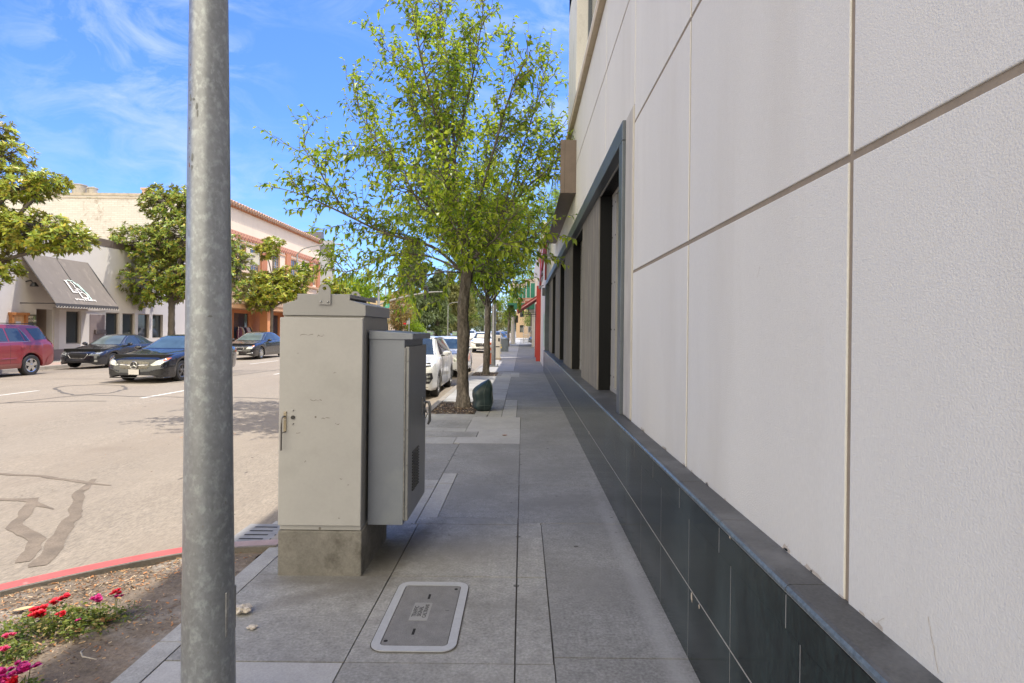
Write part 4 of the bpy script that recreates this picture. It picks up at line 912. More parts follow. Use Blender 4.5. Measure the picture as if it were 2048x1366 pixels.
for i, (x, y, h, rad, lab) in enumerate([(-28.0, 140, 13, 6, 'broad green park tree left behind the conifers'), (-20.5, 165, 13, 6, 'green park tree far behind the conifers'), (-7.2, 330, 13, 7, 'hazy round tree at the far end of the road'), (-1.0, 380, 14, 8, 'hazy tree closing the end of the street'), (5.5, 330, 15, 7, 'hazy far tree beyond the chain fence')]):
    far_tree('broadleaf_tree', lab, (x, y, -.2), h, rad, 80+i, midg, 4500, .95, base=.08, trunk=.4)
far_tree('broadleaf_tree', 'dark green tree under the gallery arch by the wire fence', (2.6, 104, 0), 6.4, 2.6, 91, midg, 2600, .3, base=.2, trunk=.2)
far_tree('broadleaf_tree', 'leafy tree overhanging the gallery roof', (1.2, 78, 0), 11.5, 2.6, 92, elm_leaf2, 2600, .26, base=.55, trunk=.14)
lw = MB(); lw.poly([(-40, 100, -.02), (-20.2, 100, -.02), (-13.2, 118, -.02), (-13.2, 330, -.02), (-60, 330, -.02)])
tag(lw.build('lawn', M('lawn', (.1, .15, .04), .95, var=.3, scale=.4, fine=30, fvar=.2), fix=False), kind='structure')
# --- roses in the planting bed
rose_leaf = leaf_mat('rose leaf', (.06, .11, .02), (.25, .3, .06), trans=.35, c3=(.36, .3, .12))
def petals(mb, c, rad, r, m=0, n=26):
    for k in range(r.randint(3, 6)):
        cc = Vector(c) + Vector((r.uniform(-1, 1), r.uniform(-1, 1), r.uniform(-.6, .5)))*rad*.75; rr0 = rad*r.uniform(.5, .75); tl = Vector((r.uniform(-.5, .5), -.45 + r.uniform(-.3, .3), 0))
        for i in range(16):
            t = i/16; a = i*2.4 + k; el = R(80 - 62*t)
            d = (Vector((math.cos(a)*math.cos(el), math.sin(a)*math.cos(el), math.sin(el))) + tl*.6).normalized(); s = d.cross(Vector((0, 0, 1))).normalized() if abs(d.z) < .98 else Vector((1, 0, 0)); w_ = rr0*(.28+.3*t)*r.uniform(.8, 1.2)
            b0 = cc - d*rr0*.1; tip = cc + d*rr0*(.45+.6*t); md = b0.lerp(tip, .6) + s.cross(d)*rr0*.15*r.uniform(-1, 1)
            mb.add([b0, md - s*w_, tip - s*w_*.5 + Vector((0, 0, r.uniform(-.1, .1)*rr0)), tip + s*w_*.5, md + s*w_], [(0, 1, 2, 3, 4)], m)
red_p = M('red petal', (.62, .015, .035), .5, var=.25, scale=40); mag_p = M('magenta petal', (.52, .02, .2), .5, var=.25, scale=40); pink_p = M('pink petal', (.62, .06, .16), .5, var=.2, scale=40)
def rose(label, loc, sx, sy, h, seed, blooms, nl):
    r = random.Random(seed); z0 = bed_z(loc[0], loc[1]); loc = (loc[0], loc[1], z0); t = Thing('rose_bush', label, 'plant', loc, group='roses in the planting bed'); st = MB(); lv = Leaves()
    for _ in range(nl):
        a = r.uniform(0, 6.28); f = r.random()**.6; x, y = loc[0]+math.cos(a)*f*sx, loc[1]+math.sin(a)*f*sy; hh = h*(1-.75*f*f)*r.uniform(.25, 1)
        p = Vector((x, y, z0 + hh)); st.tube([Vector((loc[0]+(x-loc[0])*.6, loc[1]+(y-loc[1])*.6, z0)), p], [.0025, .0012], 4, cap=False)
        for q in range(r.randint(4, 7)):
            d = rv(r); d.z = abs(d.z)*.4 - .1; lv.leaf(p + rv(r, .012), d, Vector((0, 0, 1)) + rv(r, .5), r.uniform(.018, .036), r.uniform(.012, .02), r, .1)
    t.part('stems', st, M('rose stem', (.12, .17, .05), .7, var=.2), fix=False); lv.build('foliage', rose_leaf, t.o, loc)
    for (x, y, z, rad, m) in blooms:
        q = MB(); petals(q, (x, y, z0+z+.01), rad*1.25, r, n=34); o = t.part('blossom', q, [red_p, mag_p, pink_p][m], fix=False)
        q = MB(); q.tube([(x*.7+loc[0]*.3, y*.7+loc[1]*.3, z0), (x, y, z0+z)], .0022, 5); t.part('flower_stem', q, M('flower stem', (.15, .2, .06), .7))
rose('spreading rose clump with bright red blooms in the middle of the bed', (-2.66, 3.3, 0), .3, .17, .12, 1, [(-2.70, 3.19, .13, .042, 0), (-2.66, 3.2, .14, .034, 0), (-2.69, 3.34, .13, .03, 0), (-2.64, 3.35, .135, .033, 0), (-2.585, 3.26, .10, .022, 0)], 150)
rose('rose sprig with magenta blooms leaning right at the clump tip', (-2.47, 3.42, 0), .14, .1, .1, 2, [(-2.475, 3.39, .13, .027, 1), (-2.39, 3.41, .16, .024, 0), (-2.37, 3.39, .145, .022, 1), (-2.49, 3.24, .08, .014, 1)], 45)
rose('small rose plant with one upright red bloom at the left edge', (-2.84, 3.06, 0), .2, .16, .1, 3, [(-2.83, 3.08, .13, .027, 0)], 70)
rose('rose plant with two small pink blooms near the left edge', (-2.66, 2.98, 0), .17, .14, .09, 4, [(-2.655, 2.98, .13, .02, 2), (-2.632, 2.95, .09, .024, 2)], 60)
rose('magenta rose cluster in the bottom left corner', (-2.33, 2.66, 0), .12, .12, .1, 5, [(-2.36, 2.655, .12, .045, 1), (-2.29, 2.67, .135, .04, 1), (-2.34, 2.61, .1, .035, 0), (-2.31, 2.72, .14, .028, 1), (-2.37, 2.72, .13, .025, 1)], 40)
rose('leafy rose plant without blooms at the bottom left edge', (-2.95, 2.75, 0), .25, .2, .11, 6, [], 90)
wd = Thing('weed', 'small weed sprig lying at the shadow edge right of the roses', 'plant', (-2.36, 3.52, bed_z(-2.36, 3.52))); lv = Leaves(); r = random.Random(3)
for _ in range(38): p = Vector((-2.46 + r.random()*.2, 3.46 + r.random()*.1, bed_z(-2.4, 3.5) + r.random()*.05)); lv.leaf(p, rv(r), Vector((0, 0, 1)), .05, .008, r, .1)
lv.build('foliage', leaf_mat('grey green weed', (.14, .18, .1), (.26, .3, .16)), wd.o, tuple(wd.o.location))
# ------------------------------------------------------------------ vehicles (front at y=0 facing -y, in local coordinates)
def paint(name, col, metal=.3, rough=.28, flake=.04):
    return M(name, col, rough, metal=metal, var=flake, scale=1.2, fine=300, fvar=.02, coat=1., spec=.5)
car_glass = glass_mat('car glass', (.03, .045, .06), .03)
wind_glass = M('windscreen glass', (.10, .13, .135), .04, var=.35, scale=1.6, fvar=0, spec=.9)
chrome = M('chrome', (.62, .62, .62), .16, metal=.95, var=.06, fvar=0)
alloy = M('alloy rim', (.5, .5, .5), .28, metal=.85, var=.08, fvar=.03)
dark_alloy = M('dark alloy rim', (.22, .22, .23), .3, metal=.85, var=.08, fvar=.03)
lens_m = M('headlight lens', (.5, .52, .5), .08, metal=.5, var=.35, scale=14, fvar=.1, coat=1)
lens_dark = M('smoked lens', (.05, .05, .055), .1, var=.3, scale=20, coat=1)
amber = M('amber lens', (.6, .16, .03), .15, coat=1); tail_m = M('red lens', (.5, .02, .025), .12, var=.25, scale=12, coat=1)
trim_m = M('black trim', (.02, .02, .022), .45, var=.15); plate_m = M('number plate', (.62, .6, .58), .4, var=.05)
plate_txt = M('plate letters', (.08, .09, .2), .5); plate_red = M('plate script', (.5, .04, .05), .5)
def interp(tab, s):
    if s <= tab[0][0]: return tab[0][1]
    for i in range(len(tab)-1):
        if s <= tab[i+1][0]:
            (a, va), (b, vb) = tab[i], tab[i+1]; t = (s-a)/(b-a)
            ma = (vb - tab[i-1][1])/(b - tab[i-1][0]) if i > 0 else (vb-va)/(b-a)
            mb_ = (tab[i+2][1] - va)/(tab[i+2][0] - a) if i+2 < len(tab) else (vb-va)/(b-a)
            sl = (vb-va)/(b-a); ma = max(min(ma, 3*abs(sl)), -3*abs(sl)); mb_ = max(min(mb_, 3*abs(sl)), -3*abs(sl)); h = b-a
            return va*(2*t**3-3*t*t+1) + ma*h*(t**3-2*t*t+t) + vb*(-2*t**3+3*t*t) + mb_*h*(t**3-t*t)
    return tab[-1][1]
def car_wheel(body, x, s, rt, wdt, rim_m, style, side):
    """tyre with its rim, hub axis along x; side=+1 is the +x side"""
    o = side; w_ = wdt/2
    mb = MB(); rr = rt*.66
    mb.lathe([(rr, -w_*.8), (rr+.01, -w_), (rt-.03, -w_), (rt-.006, -w_*.8), (rt, -w_*.55), (rt, w_*.55), (rt-.006, w_*.8), (rt-.03, w_), (rr+.01, w_), (rr, w_*.8), (rr, -w_*.8)], 36, 'x', (x, s, rt))
    ty = mb.build('wheel', black_rub, body, smooth=40)
    mb = MB(); fx = x + o*w_*.82; dep = -o*.05
    mb.lathe([(rr+.004, 0), (rr-.012, o*.012), (rr-.03, o*.004), (rr-.045, dep), (rr-.05, dep*2.2)], 36, 'x', (fx, s, rt), 0)
    n, wa, twin = style
    for i in range(n):
        for dv in ((-.16, .16) if twin else (0,)):
            a0 = 2*math.pi*i/n + .3; a1 = a0 + dv*1.0
            c0, c1 = (math.cos(a0+dv*.3), math.sin(a0+dv*.3)), (math.cos(a1), math.sin(a1)); q0 = .045; q1 = rr-.022
            t0, t1 = wa*(.55 if twin else 1.), wa*(.42 if twin else 1.15); P = []
            for (c, q, t, xx) in ((c0, q0, t0, .002), (c1, q1, t1, -.004)):
                for sg in (-1, 1): P.append((fx + o*(xx+.006), s + q*c[0] - sg*t*c[1], rt + q*c[1] + sg*t*c[0]))
                for sg in (1, -1): P.append((fx + o*(xx-.03), s + q*c[0] - sg*t*1.1*c[1], rt + q*c[1] + sg*t*1.1*c[0]))
            mb.add(P, [(0,1,5,4), (1,2,6,5), (3,0,4,7), (0,3,2,1), (4,5,6,7)], 0)
    mb.lathe([(.0, o*.014), (.03, o*.014), (.05, o*.006), (.062, -o*.02)], 18, 'x', (fx, s, rt), 0)
    mb.lathe([(.0, 0), (rr-.03, 0)], 30, 'x', (fx - o*.06, s, rt), 1); mb.lathe([(.06, 0), (rr-.06, 0)], 24, 'x', (fx - o*.052, s, rt), 2)
    mb.build('rim', [rim_m, dark, M_disc], ty, smooth=35)
M_disc = M('brake disc', (.18, .17, .165), .4, metal=.7)
class Car:
    def __init__(c, name, label, loc, spec, body_m, rz=0, group=None, cat='car'):
        c.t = Thing(name, label, cat, loc, rz, group, local=True); c.sp = spec; c.bm_ = body_m
        L_ = spec['L']; ws = spec['wheels']; rt = spec['rt']; Ra = rt + spec.get('gap', .055)
        st = {0, L_}
        for t in ('top', 'belt', 'w', 'wr', 'low'): st |= {p[0] for p in spec[t]}
        st |= {L_*i/52 for i in range(53)} | {.015, .04, .08, .14, L_-.015, L_-.04, L_-.08, L_-.14}
        for sw in ws:
            st = {s for s in st if abs(s-sw) > Ra+.03 or abs(s-sw) < Ra-.02}
            st |= {sw + Ra*math.cos(math.pi*k/14) for k in range(15)} | {sw-Ra-.004, sw+Ra+.004}
        st = sorted(st); rowsv = []
        for s in st:
            top, belt, w, wr, low = (interp(spec[t], s) for t in ('top', 'belt', 'w', 'wr', 'low'))
            belt = min(belt, top-.012); z0 = low; arch = False
            for sw in ws:
                if abs(s-sw) <= Ra + 1e-6: z0 = max(z0, rt + math.sqrt(max(0, Ra*Ra-(s-sw)**2))); arch = True
            flare = 0.
            for sw in ws: flare = max(flare, spec.get('flare', .02)*smoothstep(1 - (abs(s-sw)-Ra*.9)/.3))
            h = belt - z0; e = min(.075, .45*(top-belt)); g = top - belt
            crown = spec.get('crease', .012)
            P = [(w*.86, z0 + (0 if arch else .015)), (w*.975+flare*.6, z0), (w+flare, z0+h*.12), (w+flare*.8+crown*.3, z0+h*.35), (w+flare*.4+crown, z0+h*.62), (w+crown*.4, z0+h*.86), (w*.972, belt),
                 (w*.95 + (wr-w*.95)*.1, belt+max(.01, g*.1)) if g > .1 else (w*.93, belt+g*.3), (w*.95+(wr-w*.95)*.55, belt+(g-e)*.55), (wr, top-e), (wr*.93, top-e*.42), (wr*.72, top-e*.14), (wr*.38, top-.004), (0, top)]
            if g <= .1: P[8] = (w*.88+(wr-w*.88)*.4, belt+g*.5); P[9] = (wr, top-e); 
            rowsv.append([(x, s, z) for x, z in P])
        mb = MB(); k = len(rowsv[0])
        full = [[(-x, y, z) for x, y, z in rv_] + [(x, y, z) for x, y, z in rv_[-2::-1]] for rv_ in rowsv]; m = len(full[0])
        mb.v = [p for row in full for p in row]
        for i in range(len(full)-1):
            for j in range(m-1): mb.f.append((i*m+j, (i+1)*m+j, (i+1)*m+j+1, i*m+j+1)); mb.m.append(0)
        mb.f.append(tuple(range(m))); mb.f.append(tuple((len(full)-1)*m + j for j in range(m-1, -1, -1))); mb.m += [0, 0]
        c.body = mb.build('body', body_m, c.t.o, smooth=38)
        me = c.body.data; c.bvh = BVHTree.FromPolygons([v.co for v in me.vertices], [tuple(p.vertices) for p in me.polygons])
        wmax = interp(spec['w'], L_/2); wl = wmax*.84
        ub = MB(); ub.box(-wl, wl, .25, L_-.25, interp(spec['low'], L_/2)+.03, interp(spec['belt'], L_/2)-.12)
        c.t.part('underbody', ub, dark)
        for sw in ws:
            for sd_ in (-1, 1): car_wheel(c.t.o, sd_*(wmax - .115 + spec.get('wo', 0)), sw, rt, .22, spec.get('rim', alloy), spec.get('spokes', (5, .03, True)), sd_)
    def ray(c, p, axis):
        d = {'front': Vector((0, 1, 0)), 'rear': Vector((0, -1, 0)), 'R': Vector((-1, 0, 0)), 'L': Vector((1, 0, 0)), 'top': Vector((0, 0, -1))}[axis]
        o = {'front': Vector((p[0], -2, p[1])), 'rear': Vector((p[0], c.sp['L']+2, p[1])), 'R': Vector((3, p[0], p[1])), 'L': Vector((-3, p[0], p[1])), 'top': Vector((p[0], p[1], 4))}[axis]
        h = c.bvh.ray_cast(o, d); return (h[0], h[1]) if h[0] is not None else (None, None)
    def patch(c, name, pts, axis, mat, off=.004, parent=None, cuts=.09, mirror=False, extra=None):
        """outline laid on the body surface as seen along axis"""
        for sg in ((1, -1) if mirror else (1,)):
            bm = bmesh.new(); vs = [bm.verts.new((sg*p[0] if axis in ('front', 'rear', 'top') else p[0], p[1], 0)) for p in pts]
            f = bm.faces.new(vs); bmesh.ops.triangulate(bm, faces=[f])
            for _ in range(6):
                es = [e for e in bm.edges if e.calc_length() > cuts]
                if not es: break
                bmesh.ops.subdivide_edges(bm, edges=es, cuts=1); bmesh.ops.triangulate(bm, faces=bm.faces[:])
            bad = []; bm.verts.index_update(); out = []; prev = None
            ax = axis if not (mirror and sg < 0 and axis == 'R') else 'L'
            for v in bm.verts:
                h, n = c.ray((v.co.x, v.co.y), ax)
                if h is None: bad.append(v); out.append((0, 0, 0)); continue
                out.append(tuple(h + n*off))
            mb = MB(); bs = set(bad); mb.add(out, [tuple(v.index for v in f.verts) for f in bm.faces if not any(v in bs for v in f.verts)]); bm.free()
            if mb.f: o = c.t.part(name, mb, mat, parent, smooth=60)
        return o
    def line(c, name, pts, axis, mat, r=.006, off=.002, parent=None, mirror=False, n=14):
        for sg in ((1, -1) if mirror else (1,)):
            P = []; ax = axis if not (mirror and sg < 0 and axis == 'R') else 'L'
            for a, b in zip(pts[:-1], pts[1:]):
                for i in range(n):
                    t = i/n; q = (a[0]+(b[0]-a[0])*t, a[1]+(b[1]-a[1])*t); q = (sg*q[0], q[1]) if axis in ('front', 'rear', 'top') else q
                    h, nn_ = c.ray(q, ax)
                    if h is not None: P.append(h + nn_*off)
            if len(P) > 2: mb = MB(); mb.tube(P, r, 6); c.t.part(name, mb, mat, parent, smooth=60)
    def mirrors(c, s, z, m, dark_base=True):
        w = interp(c.sp['w'], s)
        for sg in (-1, 1):
            mb = MB(); mb.ball((sg*(w+.1), s, z), (.12, .075, .075), 14); o = c.t.part('door_mirror', mb, m, smooth=180)
            mb = MB(); mb.tube([(sg*(w-.08), s+.03, z-.07), (sg*(w+.06), s+.02, z-.05)], .025, 8); c.t.part('mirror_arm', mb, trim_m, o, smooth=60)
    def plate(c, z, y, w=.31, h=.155, txt='7XKB214', axis='front'):
        mb = MB(); mb.box(-w/2, w/2, y-.012, y, z-h/2, z+h/2); o = c.t.part('number_plate', mb, plate_m, bevel=.004)
        return o
    def handle(c, s, z):
        for sg in (1, -1):
            h, n = c.ray((s, z), 'R' if sg > 0 else 'L')
            if h: mb = MB(); mb.tube([h + Vector((sg*.0, -.09, 0)), h + Vector((sg*.028, -.06, .003)), h + Vector((sg*.028, .06, .003)), h + Vector((0, .09, 0))], .011, 8); c.t.part('door_handle', mb, c.sp.get('hm', c.bm_), smooth=60)

# --- dark red SUV at the kerb on the far left, rear end in view
pilot = dict(L=4.85, wheels=(.95, 3.74), rt=.375, gap=.065, flare=.035, spokes=(5, .055, False), wo=.01, rim=M('polished alloy', (.62, .62, .61), .18, metal=.95, var=.08),
    top=[(0, .72), (.06, .95), (.3, 1.04), (1.2, 1.16), (1.35, 1.2), (2.05, 1.76), (2.6, 1.83), (4.0, 1.82), (4.4, 1.77), (4.62, 1.5), (4.75, 1.14), (4.83, .98), (4.85, .74)],
    belt=[(0, .7), (.3, .95), (1.2, 1.1), (2., 1.16), (4.4, 1.2), (4.75, 1.1), (4.85, .7)],
    w=[(0, .78), (.12, .9), (.5, .97), (1.2, .985), (4.2, .985), (4.6, .96), (4.78, .91), (4.85, .82)],
    wr=[(0, .65), (1.2, .8), (2.1, .69), (4.2, .7), (4.5, .69), (4.75, .74), (4.85, .7)], low=[(0, .38), (.3, .3), (1.5, .3), (3.2, .3), (4.5, .34), (4.75, .42), (4.85, .5)])
red_paint = paint('dark red metallic', (.28, .035, .045), .45)
c = Car('parked_car', 'dark red boxy SUV parked at the left edge of the photo', (-18.4, 16.68, road_z(-18.2)), pilot, red_paint)
for q in ([(1.75, 1.23), (2.86, 1.23), (2.86, 1.68), (2.2, 1.68)], [(2.92, 1.23), (3.5, 1.23), (3.42, 1.68), (2.92, 1.68)], [(3.545, 1.24), (3.70, 1.25), (3.62, 1.52), (3.47, 1.68)], [(3.95, 1.26), (4.52, 1.3), (4.49, 1.42), (4.34, 1.68), (3.76, 1.69)]):
    c.patch('window', q, 'R', car_glass, mirror=True)
c.patch('rear_window', [(-.6, 1.24), (.6, 1.24), (.56, 1.68), (-.56, 1.68)], 'rear', car_glass); c.patch('windscreen', [(-.72, 1.24), (.72, 1.24), (.6, 1.7), (-.6, 1.7)], 'front', wind_glass)
c.line('window_trim', [(1.7, 1.2), (3.72, 1.215), (3.6, 1.5), (3.44, 1.715)], 'R', chrome, .008, mirror=True)
for l in ([(2.89, .42), (2.89, 1.2)], [(3.72, 1.2), (3.62, .98), (3.38, .75), (3.26, .42)], [(1.62, .42), (1.66, 1.16)]): c.line('door_seam', l, 'R', trim_m, .004, -.001, mirror=True)
c.patch('tail_light', [(4.66, .98), (4.81, .98), (4.79, 1.12), (4.68, 1.42), (4.6, 1.42)], 'R', tail_m, .008, mirror=True)
c.patch('side_cladding', [(1.42, .31), (3.26, .31), (3.26, .47), (1.42, .47)], 'R', paint('red sill', (.2, .05, .045), .2, .4), .018, mirror=True); c.line('side_strip', [(1.4, .62), (3.25, .65)], 'R', red_paint, .022, mirror=True)
for s in (2.1, 3.38): c.handle(s, 1.03)
c.patch('bumper_trim', [(4.3, .36), (4.83, .5), (4.84, .7), (4.7, .78), (4.42, .62)], 'R', paint('red bumper', (.24, .04, .045), .3), .012, mirror=True)
c.patch('headlight', [(.45, .74), (.88, .8), (.86, .98), (.45, .95)], 'front', lens_m, mirror=True); c.patch('grille', [(-.42, .74), (.42, .74), (.4, .95), (-.4, .95)], 'front', trim_m); c.mirrors(1.75, 1.25, red_paint)
rk = MB()
for x in (-.64, .64): rk.tube([(x, 2.3, 1.8), (x, 2.4, 1.855), (x, 4.1, 1.85), (x, 4.2, 1.8)], .014, 8)
c.t.parts('roof_rail', rk, trim_m, smooth=60)

# --- charcoal saloon parked under the awning
lexus = dict(L=4.58, wheels=(.86, 3.59), rt=.325, gap=.04, flare=.015, spokes=(10, .016, False), crease=.016, rim=M('machined alloy', (.5, .5, .5), .25, metal=.9),
    top=[(0, .56), (.05, .66), (.3, .75), (.9, .86), (1.42, .955), (1.5, .98), (2.15, 1.36), (2.6, 1.425), (3.1, 1.40), (3.75, 1.1), (3.95, 1.06), (4.45, 1.04), (4.55, .9), (4.58, .7)],
    belt=[(0, .54), (.3, .68), (.9, .8), (1.5, .9), (2.5, .95), (3.8, .99), (4.45, .97), (4.58, .6)],
    w=[(0, .52), (.03, .64), (.1, .76), (.25, .84), (.6, .885), (1.2, .9), (3.6, .9), (4.2, .87), (4.5, .78), (4.58, .66)],
    wr=[(0, .45), (.3, .62), (1.45, .74), (2.2, .56), (3., .56), (3.8, .66), (4.5, .66), (4.58, .6)], low=[(0, .24), (.1, .17), (1.5, .2), (3.2, .2), (4.3, .24), (4.58, .36)])
charcoal = paint('charcoal metallic', (.035, .038, .048), .6, .25)
c = Car('parked_car', 'charcoal grey saloon without number plate parked in front of the slanted dark awning', (-18.35, 23.72, road_z(-18.1)), lexus, charcoal)
c.patch('windscreen', [(-.71, .985), (.71, .985), (.53, 1.355), (-.53, 1.355)], 'front', wind_glass)
for q in ([(1.72, .985), (2.62, .985), (2.62, 1.33), (2.28, 1.33), (2.1, 1.25)], [(2.68, .985), (3.42, 1.0), (3.56, 1.07), (3.3, 1.25), (3.05, 1.32), (2.68, 1.335)]): c.patch('window', q, 'R', car_glass, mirror=True)
c.line('window_trim', [(1.62, .965), (2.65, .97), (3.5, .99), (3.62, 1.07)], 'R', chrome, .007, mirror=True); c.line('window_trim', [(1.66, .98), (2.05, 1.25), (2.3, 1.355), (2.7, 1.36), (3.1, 1.345), (3.6, 1.09)], 'R', chrome, .006, mirror=True)
c.patch('headlight', [(.46, .545), (.8, .62), (.82, .70), (.7, .705), (.5, .64)], 'front', lens_m, mirror=True, cuts=.05); c.patch('projector', [(.57, .60), (.68, .62), (.67, .675), (.57, .65)], 'front', lens_dark, .008, mirror=True, cuts=.03)
c.patch('grille', [(-.27, .45), (.27, .45), (.38, .6), (.34, .625), (-.34, .625), (-.38, .6)], 'front', trim_m, .006); c.line('grille_surround', [(-.36, .635), (-.41, .6), (-.29, .44), (.29, .44), (.41, .6), (.36, .635)], 'front', chrome, .014)
c.patch('lower_intake', [(-.5, .22), (.5, .22), (.56, .3), (-.56, .3)], 'front', trim_m, .006); c.patch('brake_duct', [(.58, .22), (.82, .23), (.8, .33), (.74, .36), (.66, .27)], 'front', trim_m, .006, mirror=True); c.patch('fog_light', [(.66, .3), (.76, .3), (.76, .38), (.68, .38)], 'front', lens_m, .012, mirror=True, cuts=.03)
for l in ([(2.65, .3), (2.65, .96)], [(1.5, .3), (1.55, .9)], [(3.5, .95), (3.3, .7)]): c.line('door_seam', l, 'R', trim_m, .004, -.001, mirror=True)
for s in (2.42, 3.3): c.handle(s, .86)
c.mirrors(1.72, 1.0, charcoal); c.patch('tail_light', [(4.3, .8), (4.54, .78), (4.5, .94), (4.3, .93)], 'R', tail_m, mirror=True)

# --- black saloon driving in the middle lane
cla = dict(L=4.63, wheels=(.93, 3.63), rt=.33, gap=.045, flare=.022, spokes=(5, .022, True), crease=.02, rim=dark_alloy,
    top=[(0, .5), (.04, .66), (.12, .74), (.4, .82), (1.0, .91), (1.38, .965), (1.45, .99), (2.1, 1.35), (2.55, 1.43), (3.1, 1.39), (3.9, 1.12), (4.2, 1.05), (4.5, 1.0), (4.6, .85), (4.63, .6)],
    belt=[(0, .48), (.12, .66), (.4, .75), (1.0, .85), (1.5, .93), (2.5, .965), (3.8, .98), (4.5, .93), (4.63, .55)],
    w=[(0, .6), (.03, .72), (.1, .81), (.25, .865), (.6, .89), (1.2, .9), (3.6, .9), (4.2, .86), (4.5, .78), (4.63, .66)],
    wr=[(0, .52), (.12, .62), (.4, .68), (1.4, .74), (2.15, .56), (3., .55), (3.9, .6), (4.5, .62), (4.63, .56)], low=[(0, .22), (.06, .16), (.4, .15), (1.5, .19), (3.2, .19), (4.3, .24), (4.63, .36)])
black_paint = paint('black metallic', (.018, .02, .026), .5, .22)
c = Car('moving_car', 'shiny black saloon with three pointed star grille driving in the road', (-11.5, 17.05, road_z(-11.5)), cla, black_paint)
c.patch('windscreen', [(-.71, .995), (.71, .995), (.53, 1.36), (-.53, 1.36)], 'front', M('blue windscreen', (.05, .085, .12), .03, var=.3, scale=2, fvar=0, spec=.9))
for q in ([(1.66, .99), (2.6, .995), (2.6, 1.335), (2.25, 1.33), (2.02, 1.23)], [(2.66, .995), (3.5, 1.03), (3.75, 1.08), (3.3, 1.28), (2.66, 1.34)]): c.patch('window', q, 'R', car_glass, mirror=True)
c.patch('headlight', [(.47, .545), (.55, .52), (.74, .55), (.855, .66), (.86, .745), (.8, .74), (.6, .66)], 'front', lens_m, .006, mirror=True, cuts=.05); c.patch('indicator', [(.78, .66), (.855, .685), (.86, .745), (.8, .74)], 'front', amber, .011, mirror=True, cuts=.03)
gm = M('diamond mesh grille', (.16, .15, .13), .35, metal=.7, spots=(.02, .02, .02), spot_s=42, spot_r=.4)
c.patch('grille', [(-.36, .42), (.36, .42), (.44, .5), (.43, .61), (.3, .645), (-.3, .645), (-.43, .61), (-.44, .5)], 'front', gm, .006); c.line('grille_bar', [(-.43, .545), (-.1, .525)], 'front', chrome, .018, .012); c.line('grille_bar', [(.1, .525), (.43, .545)], 'front', chrome, .018, .012)
mb = MB(); cy = -.03; R_ = .105
P = [(R_*math.cos(a), cy, .535+R_*math.sin(a)) for a in [k/24*6.2832 for k in range(25)]]; mb.tube(P, .014, 6, cap=False)
for k in range(3):
    a = R(90 + 120*k); d = Vector((math.cos(a), 0, math.sin(a))); s_ = Vector((-math.sin(a), 0, math.cos(a))); o_ = Vector((0, cy, .535))
    mb.add([o_ + s_*.02, o_ - s_*.02, o_ + d*R_, o_ + Vector((0, -.014, 0))], [(0, 3, 2), (3, 1, 2), (0, 2, 1)])
c.t.part('star_badge', mb, chrome, smooth=40)
mb = MB(); mb.cyl((0, -.028, .535), .1, .02, 'y', 24); c.t.part('badge_backing', mb, trim_m)
c.plate(.335, -.02); c.patch('lower_intake', [(-.5, .2), (.5, .2), (.56, .26), (-.56, .26)], 'front', trim_m, .006)
c.patch('brake_duct', [(.44, .27), (.6, .23), (.86, .26), (.87, .36), (.8, .42), (.6, .36)], 'front', trim_m, .006, mirror=True); c.line('duct_fin', [(.46, .36), (.62, .4), (.84, .46)], 'front', black_paint, .018, mirror=True); c.line('splitter', [(-.88, .165), (-.6, .15), (0, .145), (.6, .15), (.88, .165)], 'front', black_paint, .016)
for l in ([(2.63, .3), (2.63, .97)], [(1.5, .3), (1.52, .9)]): c.line('door_seam', l, 'R', trim_m, .004, -.001, mirror=True)
c.line('side_crease', [(1.1, .8), (2.4, .74), (3.4, .66)], 'R', black_paint, .012, mirror=True); c.mirrors(1.68, 1.0, black_paint)
for s in (2.4, 3.28): c.handle(s, .84)
c.patch('tail_light', [(4.3, .78), (4.58, .76), (4.52, .92), (4.3, .92)], 'R', tail_m, mirror=True)

# --- dark saloon farther back
accord = dict(L=4.93, wheels=(.98, 3.78), rt=.33, gap=.045, flare=.015, spokes=(7, .03, False), rim=M('bright alloy', (.62, .62, .6), .25, metal=.85),
    top=[(0, .56), (.04, .7), (.2, .78), (.6, .86), (1.3, .97), (1.4, 1.0), (2.15, 1.38), (2.7, 1.475), (3.3, 1.44), (4.1, 1.16), (4.3, 1.1), (4.8, 1.06), (4.9, .9), (4.93, .65)],
    belt=[(0, .54), (.2, .7), (.6, .8), (1.4, .92), (2.5, .97), (4., 1.0), (4.8, .98), (4.93, .6)],
    w=[(0, .6), (.03, .74), (.12, .84), (.3, .9), (.7, .915), (1.2, .92), (3.8, .92), (4.5, .88), (4.85, .78), (4.93, .68)],
    wr=[(0, .52), (.2, .68), (1.35, .77), (2.2, .58), (3.2, .58), (4.1, .66), (4.8, .68), (4.93, .6)], low=[(0, .26), (.08, .2), (1.5, .2), (3.4, .2), (4.5, .25), (4.93, .38)])
c = Car('moving_car', 'dark saloon with wide chrome grille frame between the pole and the cabinet', (-15.0, 30.1, road_z(-14.6)), accord, paint('blackish paint', (.022, .022, .024), .4, .25))
c.patch('windscreen', [(-.74, 1.005), (.74, 1.005), (.55, 1.39), (-.55, 1.39)], 'front', wind_glass)
for q in ([(1.72, 1.0), (2.72, 1.0), (2.72, 1.38), (2.3, 1.36), (2.05, 1.24)], [(2.78, 1.0), (3.7, 1.02), (3.9, 1.1), (3.5, 1.3), (2.78, 1.39)]): c.patch('window', q, 'R', car_glass, mirror=True)
c.line('window_trim', [(1.6, .98), (2.75, .98), (3.9, 1.04)], 'R', chrome, .008, mirror=True)
